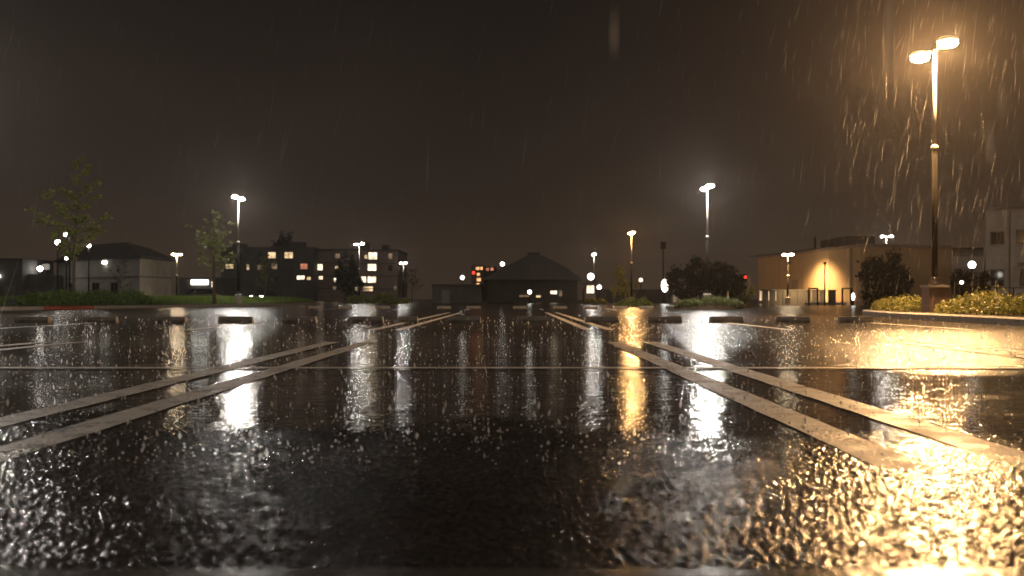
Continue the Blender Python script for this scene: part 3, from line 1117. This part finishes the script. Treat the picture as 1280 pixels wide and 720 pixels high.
x0, _ = hl(609, 0)
x1, _ = hl(722, 0)
ez = 2.6
MB().box(((x0 + x1) / 2, 6, ez / 2), (x1 - x0, 12, ez)).build('wall', 'dark_render', hs)
ro = MB()
pk, pz = hl(668, 316)
lx, lz = hl(603, 349)
rx_, rz_ = hl(727, 345)
# concave sweep of the roof, ridge running back
prof = [(lx, ez), (lx, ez + .12), (hl(622, 338)), (hl(645, 326)), (hl(660, 318)), (hl(668, 316)), (hl(677, 318)), (hl(692, 325)), (hl(710, 335)), (rx_, ez + .15), (rx_, ez)]
n_ = len(prof)
vs = [(p[0], -.7, min(p[1], p[1])) for p in prof] + [(p[0], 12.7, p[1]) for p in prof]
# pull the upper front edge back so the front hip slopes
vs2 = []
for i, v in enumerate(vs):
    t_ = max(0, (v[2] - ez - .15)) / (pz - ez)
    y_ = v[1] + (3.4 * t_ if i < n_ else -3.4 * t_)
    vs2.append((v[0], y_, v[2]))
fs = [tuple(range(n_)), tuple(range(2 * n_ - 1, n_ - 1, -1))] + [(i, n_ + i, n_ + (i + 1) % n_, (i + 1) % n_) for i in range(n_)]
rf = ro.add(vs2, fs).build('roof', 'roof_tile', hs)
MB().box((pk, 6, pz + .06), (1.4, 3.5, .3)).build('ridge_cap', 'roof_tile', rf)
for (px, py, w, h, pn) in [(692, 365.5, 9, 4.5, 'room_bright'), (700.5, 366.5, 4, 8, 'room_dim'), (656, 370, 15, 2.5, 'room_dim'), (673, 370.5, 6, 3, 'room_cream')]:
    cx_, cz_ = hl(px, py)
    window(hs, (1, 0, 0), (cx_, 0, cz_), w * k * .9, h * k * .9, pn, d=.08, nrm=Vector((0, -1, 0)))

# low flat shed left of it
sh = empty('flat_shed', (GX(571, 112), 112, 0), 'low dark flat-roofed shed left of the peaked house', 'building', BG)
k = 112 / F
MB().box((0, 3, .95), (62 * k, 6, 1.9)).build('wall', 'dark_render', sh)
MB().box((0, 3, 1.98), (64 * k, 6.3, .14)).build('roof', 'roof_tile', sh)
MB().box((-14 * k, -.03, .7), (.9, .07, 1.4)).build('door', 'frame_metal', sh)

# lit kiosk under the far white lamp
kk = empty('kiosk', (GX(738, 118), 118, 0), 'small brightly lit white kiosk with a flat canopy', 'kiosk')
k = 118 / F
MB().box((0, 1, 1.1), (13 * k, 2, 2.2)).build('wall', 'pale_render', kk)
MB().box((0, .7, 2.3), (20 * k, 3.2, .16)).build('canopy', 'grey_render', kk)
window(kk, (1, 0, 0), (0, 0, 1.55), 9 * k, .9, 'room_bright', nrm=Vector((0, -1, 0)))
MB().ellipsoid((0, -.6, 3.0), (.38, .25, .38), 12, 8).build('roof_light', 'globe_soft', kk, True)
MB().tube([(0, -.6, 2.36), (0, -.6, 2.7)], [.05, .05], 6).build('bracket', 'grey_metal', kk)

# boundary wall right of the house
wl = MB()
xa, xb = GX(728, 124), GX(846, 124)
for i in range(12):
    a = xa + (xb - xa) * i / 12
    wl.box(((a + (xb - xa) / 24), 0, .75), ((xb - xa) / 12 - .04, .2, 1.5))
wl.box(((xa + xb) / 2, 0, 1.55), (xb - xa, .26, .1))
o = wl.build('boundary_wall', 'dark_render', loc=(0, 124, 0))
tag(o, 'low dark panelled wall behind the shrubs right of centre', 'wall')

# lit oval sign and its grey cabinet
sg = empty('light_sign', (GX(831, 98), 98, 0), 'glowing white oval sign beside a grey cabinet', 'sign')
k = 98 / F
MB().tube([(0, 0, 0), (0, 0, 1.0)], [.06, .06], 8).build('post', 'dark_metal', sg)
MB().ellipsoid((0, 0, 1.72), (.34, .14, .62), 16, 10).build('light_panel', 'sign_light', sg, True)
MB().lathe((0, 0, .98), [(.2, 0), (.22, .06), (.2, .12)], 12).build('base', 'dark_metal', sg)
cb = empty('cabinet', (GX(846, 99), 99, 0), 'grey metal cabinet between the glowing oval sign and the dark tree', 'cabinet')
MB().box((0, .3, 1.05), (.8, .6, 2.0)).build('body', 'grey_render', cb)
MB().box((0, .3, 2.08), (.9, .7, .07)).build('lid', 'grey_metal', cb)
MB().box((0, -.02, 1.05), (.66, .05, 1.8)).build('door', 'sign_white', cb)

# faint tall pole
pl = empty('sign_pole', (GX(829, 110), 110, 0), 'thin dark pole with a small plate standing over the boundary wall', 'pole')
MB().tube([(0, 0, 0), (0, 0, 6.6)], [.08, .06], 8).build('pole', 'dark_metal', pl, True)
MB().box((0, -.08, 6.2), (.55, .06, .8)).build('plate', 'dark_metal', pl)

# red signal
ts = empty('traffic_signal', (GX(931, 120), 120, 0), 'traffic signal showing red behind the low bushes', 'traffic light')
MB().tube([(0, 0, 0), (0, 0, 2.4)], [.07, .06], 8).build('pole', 'dark_metal', ts)
hd = MB().box((0, 0, 2.85), (.36, .24, 1.0)).build('signal_head', 'dark_metal', ts)
MB().ellipsoid((0, -.14, 3.0), (.2, .06, .2), 12, 6).build('red_lens', 'light_red', hd, True)
MB().ellipsoid((0, -.14, 2.66), (.13, .05, .13), 12, 6).build('dark_lens', 'dark_glass', hd, True)

# hipped pale building on the left
hb = empty('pale_hall', (-30.9, 85, 0), 'pale hipped-roof hall with a lit end wall on the left', 'building', BG)
A, B_, C_ = Vector((-11.3, 10, 0)), Vector((0, 0, 0)), Vector((.25, 7.2, 0))
D_ = A + C_ - B_
foot = [A, B_, C_, D_]
MB().prism([(p.x, p.y) for p in foot], 0, 3.85).build('wall', 'hall_render', hb)
cen = sum(foot, Vector()) / 4
ov = [cen + (p - cen) * 1.06 for p in foot]
r1 = cen + (A - B_) * .22
r2 = cen - (A - B_) * .16
mid = [cen + (p - cen) * .62 for p in foot]
vs = [(p.x, p.y, 3.86) for p in ov] + [(p.x, p.y, 4.0) for p in ov] + [(p.x, p.y, 5.05) for p in mid] + [(r1.x, r1.y, 5.55), (r2.x, r2.y, 5.55)]
fs = [(3, 2, 1, 0)]
for i in range(4):
    j = (i + 1) % 4
    fs += [(i, j, 4 + j, 4 + i), (4 + i, 4 + j, 8 + j, 8 + i)]
fs += [(8, 9, 13, 12), (9, 10, 13), (10, 11, 12, 13), (11, 8, 12)]
MB().add(vs, fs).build('roof', 'roof_tile', hb)


def along(p, q, t0, t1, z, hgt, d, m, name, parent):
    p, q = Vector(p), Vector(q)
    ax = (q - p).normalized()
    nr = Vector((ax.y, -ax.x, 0))
    a_, b2 = p.lerp(q, t0), p.lerp(q, t1)
    vs = []
    for dd in (0.0, d):
        for u, v in ((a_, z), (b2, z), (b2, z + hgt), (a_, z + hgt)):
            vs.append((u.x + nr.x * dd, u.y + nr.y * dd, v))
    return MB().add(vs, [(3, 2, 1, 0), (4, 5, 6, 7), (0, 1, 5, 4), (1, 2, 6, 5), (2, 3, 7, 6), (3, 0, 4, 7)]).build(name, m, parent)


along(A, B_, .01, .99, 2.25, .14, .06, 'grey_render', 'ledge', hb)
along(B_, C_, .01, .99, 2.25, .14, .06, 'grey_render', 'ledge', hb)
axAB = (B_ - A).normalized()
for t_, pn in ((.2, 'dark_glass'), (.5, 'dark_glass'), (.72, 'dark_glass')):
    c = A.lerp(B_, t_)
    window(hb, axAB, (c.x, c.y, 1.4), 1.2, .9, pn, nrm=Vector((axAB.y, -axAB.x, 0)))
wlamp = MB().ellipsoid((-4.4, 3.72, 3.62), (.26, .16, .16), 12, 8).build('wall_light', 'globe_soft', hb, True)

# dark sheds at the far left
ds = empty('dark_shed', (GX(18, 88), 88, 0), 'dark stepped shed at the far left edge', 'building', BG)
k = 88 / F
MB().box((-20 * k, 3, 1.9), (60 * k, 6, 3.8)).build('wall', 'dark_render', ds)
MB().box((16 * k, 3.5, 1.3), (12 * k, 5, 2.6)).build('wing', 'dark_render', ds)
MB().box((-20 * k, 3, 3.87), (62 * k, 6.3, .14)).build('roof', 'roof_tile', ds)
MB().box((20 * k, 3, 3.3), (10 * k, .2, .5)).build('sign_board', 'grey_render', ds)
MB().tube([(20 * k, 3, 2.4), (20 * k, 3, 3.2)], [.06, .06], 6).build('post', 'dark_metal', ds)
MB().box((-6 * k, -.04, .8), (.9, .08, 1.6)).build('door', 'frame_metal', ds)
MB().ellipsoid((-18 * k, -.15, 2.4), (.14, .1, .14), 10, 6).build('wall_light', 'globe_soft', ds, True)

# lit shop beside the small tree
sp = empty('small_shop', (GX(252, 130), 130, 0), 'small dark shop with a glowing white sign band behind the small tree', 'shop', BG)
k = 130 / F
MB().box((0, 3, 1.5), (56 * k, 6, 3.0)).build('wall', 'dark_render', sp)
MB().box((-2 * k, -.12, 2.55), (21 * k, .22, 6 * k)).build('sign_band', 'sign_light', sp)
window(sp, (1, 0, 0), (14.5 * k, 0, 2.3), 4 * k, 7 * k, 'room_bright', nrm=Vector((0, -1, 0)))
window(sp, (1, 0, 0), (-8 * k, 0, 1.2), 12 * k, 6 * k, 'dark_glass', nrm=Vector((0, -1, 0)))
MB().box((0, 3, 3.08), (58 * k, 6.3, .14)).build('roof', 'roof_tile', sp)

# long tan building with the washed wall
tb = empty('tan_building', (23.3, 97, 0), 'long tan building with one wall washed by a warm floodlight', 'building', BG)
P0, P1 = Vector((0, 0, 0)), Vector((2.25, -22, 0))
foot = [P0, P1, P1 + Vector((7.5, 2.0, 0)), P0 + Vector((9, 2.0, 0))]
TH = 4.48
MB().prism([(p.x, p.y) for p in foot], 0, TH).build('wall', 'tan_render', tb)
along(P0, P1, 0.001, 1.0, TH - .22, .24, .06, 'brown_render', 'coping', tb)
along(P1, foot[2], 0.0, .999, TH - .22, .24, .06, 'brown_render', 'coping', tb)
MB().box((4.2, -8, TH + .02), (7.4, 20, .06), .1).build('roof', 'roof_tile', tb)
MB().tube([(2.0, -11.5, TH), (2.0, -11.5, TH + 1.2)], [.09, .08], 8).build('flue', 'dark_metal', tb)
axT = (P1 - P0).normalized()
nT = Vector((axT.y, -axT.x, 0))
for i in range(1, 4):      # pilaster joints
    along(P0, P1, .25 * i - .003, .25 * i + .003, .0, TH - .23, .012, 'brown_render', 'joint', tb)
for t_ in (.36, .93):
    c = P0.lerp(P1, t_) + nT * .09
    MB().tube([(c.x, c.y, .05), (c.x, c.y, TH - .25)], [.06, .06], 8).build('downpipe', 'frame_metal', tb)
along(P0, P1, .40, .45, 0, 2.1, .05, 'brown_render', 'door', tb)
along(P0, P1, .001, .999, 0, .3, .035, 'brown_render', 'plinth', tb)
for t_, w in ((.05, 1.3), (.12, 1.3), (.2, 1.3)):
    c = P0.lerp(P1, t_)
    window(tb, axT, (c.x, c.y, .75), 1.2, 1.1, 'room_cream', nrm=nT)
# the lamp before the wall throws its beam on it; a thin bare post stands nearer
ld = bpy.data.lights.new('flood_bulb', 'SPOT')
ld.energy = 5200
ld.color = (1.0, .62, .26)
ld.spot_size = math.radians(134)
ld.spot_blend = .62
ld.shadow_soft_size = .3
lo = bpy.data.objects.new('flood_bulb', ld)
COL.objects.link(lo)
lo.parent = wash
lo.location = (.14, 0, 3.25)
lo.rotation_euler = Vector((-nT.x * .62, -nT.y * .62, -1)).to_track_quat('-Z', 'Y').to_euler()
MB().box((.06, 0, 3.33), (.3, .34, .1)).build('flood_head', 'dark_metal', wash)
fp = empty('thin_post', (GX(1031, 74), 74, 0), 'thin bare dark post in front of the lit patch of the tan wall', 'post')
MB().lathe((0, 0, 0), [(.1, 0), (.1, .06), (.055, .1), (.045, 3.0)], 8).build('post', 'dark_metal', fp, True)
MB().box((0, 0, 3.05), (.16, .16, .14)).build('cap', 'dark_metal', fp)
# yard gate and bin in front of the wall
k = 76 / F
ga = empty('yard_gate', (GX(1032, 76), 76, 0), 'low dark framed gate in front of the floodlit wall', 'gate')
for px in (1011, 1022, 1053, 1064):
    MB().box(((px - 1032) * k, 0, .6), (.12, .12, 1.2)).build('gate_post', 'dark_metal', ga)
MB().box(((1016.5 - 1032) * k, 0, 1.24), (12.5 * k, .1, .1)).build('rail', 'dark_metal', ga)
MB().box(((1058.5 - 1032) * k, 0, 1.24), (12.5 * k, .1, .1)).build('rail', 'dark_metal', ga)
MB().box(((1032) * 0 * k, .05, .1), (52 * k, .1, .2)).build('sill', 'concrete', ga)
bn = empty('waste_bin', (GX(1040, 75.4), 75.4, 0), 'dark wheeled bin beside the gate frame before the floodlit wall', 'bin')
MB().prism([(-.22, -.22), (.22, -.22), (.22, .22), (-.22, .22)], .12, 1.05).build('body', 'dark_render', bn)
MB().box((0, 0, 1.09), (.5, .5, .08)).build('lid', 'dark_metal', bn)
for s in (-1, 1):
    MB().tube([(s * .18 - .03, .2, .1), (s * .18 + .03, .2, .1)], [.1, .1], 10).build('wheel', 'tyre', bn)
bl = empty('bollard_light', (GX(1066.5, 72), 72, 0), 'short glowing white bollard at the corner of the tan building', 'bollard')
MB().tube([(0, 0, 0), (0, 0, .35)], [.08, .08], 8).build('post', 'dark_metal', bl)
MB().ellipsoid((0, 0, .62), (.12, .12, .26), 10, 8).build('light_head', 'sign_light', bl, True)
yp = empty('yellow_bollard', (GX(910, 62), 62, 0), 'slim yellow bollard in front of the dark trees', 'bollard')
MB().lathe((0, 0, 0), [(.14, 0), (.14, .05), (.07, .08), (.05, .7), (.02, .95)], 10).build('post', 'post_yellow', yp, True)
MB().lathe((0, 0, .5), [(.064, 0), (.06, .12)], 10).build('band', 'sign_white', yp, True)

# low dark hut left of the gate
lw = MB()
for i in range(9):
    lw.box((-2.2 + i * .55, 0, .55), (.5, .12, 1.1))
lw.box((0, 0, 1.15), (5.2, .16, .1))
o = lw.build('yard_wall', 'dark_render', loc=(GX(992, 82), 82, 0), rz=-.25)
tag(o, 'low dark slatted wall left of the gate before the tan building', 'wall')

# dark block behind, and pale building on the right
db = empty('dark_block', (GX(1180, 98), 98, 0), 'dark flat-roofed block behind the tan and pale buildings', 'building', BG)
k = 98 / F
MB().box((0, 5, 2.6), (120 * k, 10, 5.2)).build('wall', 'grey_render', db)
MB().box((-96 * k, 6, 3.3), (38 * k, 8, 6.6)).build('stair_tower', 'dark_render', db)
MB().box((0, 5, 5.28), (122 * k, 10.3, .16)).build('roof', 'roof_tile', db)
along((-30 * k, -.001, 0), (58 * k, -.001, 0), 0, 1, 3.0, 1.5, .05, 'pale_render', 'panel', db)
for i in range(5):
    window(db, (1, 0, 0), ((-50 + i * 22) * k, 0, 1.6), 1.0, 1.0, 'dark_glass', nrm=Vector((0, -1, 0)))

pb = empty('pale_building', (GX(1232, 75), 75, 0), 'pale two storey building cut by the right edge', 'building', BG)
Q0, Q1 = Vector((0, 0, 0)), Vector((12, -6.5, 0))
nQ = Vector(((Q1 - Q0).normalized().y, -(Q1 - Q0).normalized().x, 0))
foot = [Q0, Q1, Q1 + Vector((4, 9, 0)), Q0 + Vector((4, 9, 0))]
MB().prism([(p.x, p.y) for p in foot], 0, 6.95).build('wall', 'pale_render', pb)
along(Q0, Q1, -.01, 1.01, 6.95, .22, .1, 'grey_render', 'coping', pb)
along(foot[3], Q0, 0, .999, 6.95, .22, .1, 'grey_render', 'coping', pb)
axQ = (Q1 - Q0).normalized()


def q_at(px, z):
    # point on the facade under a photo column
    r = (px - 640) / F
    o_ = pb.location
    # (o.x + ax.x s) = r (o.y + ax.y s)
    s = (r * o_.y - o_.x) / (axQ.x - r * axQ.y)
    return (axQ.x * s, axQ.y * s, z)


window(pb, axQ, q_at(1246.5, 4.9), .82, .85, 'dark_glass', nrm=nQ, frame='frame_metal')
window(pb, axQ, q_at(1246.5, 2.0), .82, 1.15, 'dark_glass', nrm=nQ)
window(pb, axQ, q_at(1279, 5.0), .82, .85, 'dark_glass', nrm=nQ)
window(pb, axQ, q_at(1283, 2.0), .82, 1.15, 'dark_glass', nrm=nQ)
c0, c1 = Vector(q_at(1272, 0)), Vector(q_at(1300, 0))
along(c0, c1, 0, 1, 2.95, .12, .35, 'grey_render', 'ledge', pb)
c = Vector(q_at(1262, 0)) + nQ * .08
MB().tube([(c.x, c.y, .05), (c.x, c.y, 6.9)], [.055, .055], 8).build('downpipe', 'frame_metal', pb)
# railing in front
rl = empty('railing', (GX(1256, 58), 58, 0), 'thin dark railing in front of the pale right-hand building', 'railing')
mb = MB()
for z in (.75, 1.1):
    mb.tube([(-1.4, 0, z), (2.4, 0, z)], [.025, .025], 6)
mb.build('rail', 'dark_metal', rl)
for i in range(5):
    MB().tube([(-1.4 + i * .95, 0, 0), (-1.4 + i * .95, 0, 1.1)], [.03, .03], 6).build('post', 'dark_metal', rl)


# ------------------------------------------------------------------ cars
def make_car(loc, rz, paint, label, lights=False):
    root = empty('parked_car', loc, label, 'car', 'parked cars', rz)
    side = [(-2.1, .35), (-2.12, .75), (-1.95, .92), (-1.5, .98), (-.95, 1.42), (.35, 1.45), (1.0, 1.0), (1.85, .86), (2.1, .68), (2.12, .35)]
    w = .82
    n = len(side)
    vs = []
    for s in (-1, 1):
        for (x, z) in side:
            inset = .16 if z > 1.2 else (.03 if z > .9 else 0)
            vs.append((x, s * (w - inset), z))
    fs = [tuple(range(n)), tuple(range(2 * n - 1, n - 1, -1))] + [(i, n + i, n + (i + 1) % n, (i + 1) % n) for i in range(n)]
    b = MB().add(vs, fs).build('body', paint, root)
    bv = b.modifiers.new('bevel', 'BEVEL')
    bv.width = .06
    bv.segments = 2
    for s in (-1, 1):
        MB().add([(-1.25, s * .80, 1.02), (.72, s * .80, 1.02), (.25, s * .695, 1.36), (-.85, s * .695, 1.36)], [(0, 1, 2, 3)]).build('side_window', 'dark_glass', root)
    MB().add([(1.02, -.7, 1.03), (1.02, .7, 1.03), (.42, .6, 1.425), (.42, -.6, 1.425)], [(0, 1, 2, 3)]).build('windscreen', 'dark_glass', root)
    MB().add([(-1.50, -.7, 1.03), (-1.50, .7, 1.03), (-1.03, .6, 1.40), (-1.03, -.6, 1.40)], [(0, 1, 2, 3)]).build('rear_window', 'dark_glass', root)
    for x in (-1.3, 1.3):
        for s in (-1, 1):
            wh = MB().tube([(x, s * .66, .32), (x, s * .85, .32)], [.32, .32], 18).build('wheel', 'tyre', root)
            MB().tube([(x, s * .84, .32), (x, s * .86, .32)], [.2, .19], 14).build('rim', 'rim', wh)
    for s in (-1, 1):
        MB().ellipsoid((2.06, s * .58, .7), (.08, .2, .09), 10, 6).build('headlight', 'head_light' if lights else 'rim', root, True)
        MB().ellipsoid((-2.06, s * .6, .78), (.07, .18, .08), 10, 6).build('tail_light', 'red_paint', root, True)
    return root


make_car((GX(247, 100), 100, 0), -2.4, 'car_dark', 'dark car parked in front of the glowing shop sign')
make_car((GX(330, 115), 115, 0), -1.75, 'car_dark', 'dark car with lit headlights in front of the flats', True)
make_car((GX(61, 112), 112, 0), 1.45, 'car_white', 'white car half hidden behind the left hedge')
make_car((GX(1216, 90), 90, 0), 1.5, 'car_white', 'white car half hidden behind the yellow hedge on the right')


# ------------------------------------------------------------------ rain
def water_mat(name, gl=.35, df=.35):
    m = bpy.data.materials.new(name)
    m.use_nodes = True
    nt = m.node_tree
    nt.nodes.clear()
    o = nt.nodes.new('ShaderNodeOutputMaterial')
    a = nt.nodes.new('ShaderNodeBsdfTranslucent')
    a.inputs['Color'].default_value = (.9, .92, .95, 1)
    d = nt.nodes.new('ShaderNodeBsdfDiffuse')
    d.inputs['Color'].default_value = (.85, .87, .9, 1)
    t = nt.nodes.new('ShaderNodeBsdfTransparent')
    m1 = nt.nodes.new('ShaderNodeMixShader')
    m1.inputs[0].default_value = df
    nt.links.new(a.outputs[0], m1.inputs[1])
    nt.links.new(d.outputs[0], m1.inputs[2])
    m2 = nt.nodes.new('ShaderNodeMixShader')
    m2.inputs[0].default_value = gl
    nt.links.new(m1.outputs[0], m2.inputs[1])
    nt.links.new(t.outputs[0], m2.inputs[2])
    nt.links.new(m2.outputs[0], o.inputs['Surface'])
    MATS[name] = m


water_mat('rain_water', .4, .06)
water_mat('splash_water', .0, .4)

rng = np.random.default_rng(5)


def drops(c, L, r, dirs):
    """spindle shaped drops: 2 tips + 3 waist corners, as triangles"""
    n = len(c)
    up = dirs / np.linalg.norm(dirs, axis=1)[:, None]
    a = np.cross(up, np.array([0.3, 1, 0.1]))
    a /= np.linalg.norm(a, axis=1)[:, None]
    b = np.cross(up, a)
    tris = []
    top = c + up * L[:, None] / 2
    bot = c - up * L[:, None] / 2
    ring = [c - up * L[:, None] * .1 + (a * math.cos(t) + b * math.sin(t)) * r[:, None] for t in (0, 2.0944, 4.18879)]
    for k in range(3):
        tris.append(np.stack([top, ring[k], ring[(k + 1) % 3]], 1))
        tris.append(np.stack([bot, ring[(k + 1) % 3], ring[k]], 1))
    return np.concatenate(tris).reshape(-1, 3)


n = 2000
near_lamp = rng.random(n) < .5
y = np.where(near_lamp, rng.uniform(17, 29, n), rng.uniform(5, 34, n))
x = np.where(near_lamp, rng.normal(10.2, 2.2, n), rng.uniform(-16, 17, n))
z = rng.uniform(.1, 9.5, n)
c = np.stack([x, y, z], 1)
sl = rng.normal(.16, .09, n)
dirs = np.stack([sl, rng.normal(0, .06, n), np.ones(n)], 1)
L = rng.uniform(.22, .7, n)
r = np.where(near_lamp, rng.uniform(.0005, .0015, n), rng.uniform(.0003, .0008, n))
q = drops(c, L, r, dirs)
# a few drops falling close to the lens
nc = np.array([[.09, .9, .735], [.35, .95, .75], [.49, 1.05, .66], [.55, 1.15, .72]])
q2 = drops(nc, np.array([.05, .11, .05, .05]), np.array([.0012, .0019, .0011, .001]), np.tile([[.01, 0, 1.0]], (4, 1)))
o = mesh_np('rain', np.concatenate([q, q2]), 3, 'rain_water')
tag(o, 'fine falling rain drops glowing around the near orange lamp', 'rain', kind='stuff')

# splashes where drops hit the standing water
tris = []
n = 3400
u = rng.uniform(0, 1, n)
y = 3.0 * (24 / 3.0) ** (u ** .8)
x = rng.uniform(-.62, .62, n) * y
keep = (np.abs(x) < 9)
x, y = x[keep], y[keep]
n = len(x)
big = rng.random(n) < .3
cz = rng.uniform(.002, .03, n) + big * rng.uniform(0, .04, n)
hh = np.where(big, rng.uniform(.010, .042, n), rng.uniform(.003, .010, n)) * (.6 + y / 14)
rd = rng.uniform(.0022, .007, n) * (.75 + y / 13)
pc = np.stack([x, y, cz + hh / 2], 1)
q = drops(pc, hh, rd, np.stack([rng.normal(0, .15, n), rng.normal(0, .15, n), np.ones(n)], 1))
# satellites thrown up by the bigger splashes
bi = np.where(big)[0]
sat = []
for i in bi:
    k = rng.integers(2, 6)
    a = rng.uniform(0, 2 * PI, k)
    rr_ = rng.uniform(.008, .04, k)
    sat.append(np.stack([x[i] + np.cos(a) * rr_, y[i] + np.sin(a) * rr_, rng.uniform(.004, .03, k)], 1))
sat = np.concatenate(sat)
ns = len(sat)
q3 = drops(sat, rng.uniform(.003, .009, ns), rng.uniform(.0015, .004, ns), np.stack([rng.normal(0, .5, ns), rng.normal(0, .3, ns), np.ones(ns)], 1))
o = mesh_np('rain_splashes', np.concatenate([q, q3]), 3, 'splash_water')
tag(o, 'tiny white splashes of rain on the wet asphalt', 'splash', kind='stuff')

# ------------------------------------------------------------------ haze
m = bpy.data.materials.new('rain_haze')
m.use_nodes = True
nt = m.node_tree
nt.nodes.clear()
o = nt.nodes.new('ShaderNodeOutputMaterial')
v = nt.nodes.new('ShaderNodeVolumePrincipled')
v.inputs['Color'].default_value = (.92, .86, .80, 1)
v.inputs['Density'].default_value = .00045
v.inputs['Anisotropy'].default_value = .86
nt.links.new(v.outputs[0], o.inputs['Volume'])
MATS['rain_haze'] = m
m.cycles.volume_sampling = 'EQUIANGULAR'
hz = MB().box((0, 310, 15), (1300, 690, 32)).build('haze', 'rain_haze')
tag(hz, 'thin rain haze over the whole car park', 'haze', kind='stuff')

# ------------------------------------------------------------------ sky and light
w = bpy.data.worlds.new('World')
S.world = w
w.use_nodes = True
nt = w.node_tree
nt.nodes.clear()
out = nt.nodes.new('ShaderNodeOutputWorld')
bg = nt.nodes.new('ShaderNodeBackground')
sky = nt.nodes.new('ShaderNodeTexSky')
sky.sky_type = 'NISHITA'
sky.sun_disc = False
sky.sun_elevation = math.radians(56)
sky.sun_rotation = math.radians(180)
bg.inputs['Strength'].default_value = .0004
nt.links.new(sky.outputs[0], bg.inputs['Color'])
# town glow on the low cloud
tc = nt.nodes.new('ShaderNodeTexCoord')
sp_ = nt.nodes.new('ShaderNodeSeparateXYZ')
nt.links.new(tc.outputs['Generated'], sp_.inputs[0])
cr = nt.nodes.new('ShaderNodeValToRGB')
E = cr.color_ramp.elements
E[0].position = 0.0
E[0].color = (.046, .030, .0195, 1)
E[1].position = .32
E[1].color = (.0098, .0072, .0054, 1)
e = E.new(.1)
e.color = (.0245, .0164, .0112, 1)
nt.links.new(sp_.outputs['Z'], cr.inputs['Fac'])
bg2 = nt.nodes.new('ShaderNodeBackground')
bg2.inputs['Strength'].default_value = 1.0
cn = nt.nodes.new('ShaderNodeTexNoise')
cn.inputs['Scale'].default_value = 2.2
cn.inputs['Detail'].default_value = 5
nt.links.new(tc.outputs['Generated'], cn.inputs['Vector'])
cm = nt.nodes.new('ShaderNodeMapRange')
cm.inputs['From Min'].default_value = .3
cm.inputs['From Max'].default_value = .7
cm.inputs['To Min'].default_value = .78
cm.inputs['To Max'].default_value = 1.25
nt.links.new(cn.outputs['Fac'], cm.inputs['Value'])
nt.links.new(cm.outputs['Result'], bg2.inputs['Strength'])
nt.links.new(cr.outputs['Color'], bg2.inputs['Color'])
ad = nt.nodes.new('ShaderNodeAddShader')
nt.links.new(bg.outputs[0], ad.inputs[0])
nt.links.new(bg2.outputs[0], ad.inputs[1])
nt.links.new(ad.outputs[0], out.inputs['Surface'])

sl = bpy.data.lights.new('night_glow', 'SUN')
sl.energy = .46
sl.angle = math.radians(60)
sl.color = (1.0, .88, .76)
so = bpy.data.objects.new('night_glow', sl)
COL.objects.link(so)
el = math.radians(66)
d = Vector((0, -math.cos(el), math.sin(el)))      # towards the glow: high, behind the lens
so.rotation_euler = d.to_track_quat('Z', 'Y').to_euler()
so.location = (0, -5, 12)

# ------------------------------------------------------------------ camera
cam = bpy.data.cameras.new('camera')
cam.lens = 36
cam.sensor_width = 36
cam.shift_y = 13 / 1280
cam.clip_start = .05
cam.clip_end = 2000
cam.dof.use_dof = True
cam.dof.focus_distance = 8.5
cam.dof.aperture_fstop = 3.2
cam.dof.aperture_blades = 0
co = bpy.data.objects.new('camera', cam)
COL.objects.link(co)
co.location = (0, 0, H)
co.rotation_euler = (PI / 2, 0, 0)
S.camera = co

S.view_settings.view_transform = 'Standard'
S.view_settings.look = 'None'
S.view_settings.exposure = 0
S.view_settings.gamma = 1
S.view_settings.use_curve_mapping = False
cy = S.cycles
cy.use_denoising = True
cy.denoiser = 'OPENIMAGEDENOISE'
cy.denoising_input_passes = 'RGB_ALBEDO_NORMAL'
cy.sample_clamp_indirect = 4
cy.sample_clamp_direct = 0
cy.max_bounces = 5
cy.diffuse_bounces = 2
cy.glossy_bounces = 3
cy.transmission_bounces = 3
cy.volume_bounces = 0
cy.transparent_max_bounces = 12
cy.caustics_reflective = False
cy.caustics_refractive = False
cy.use_light_tree = True
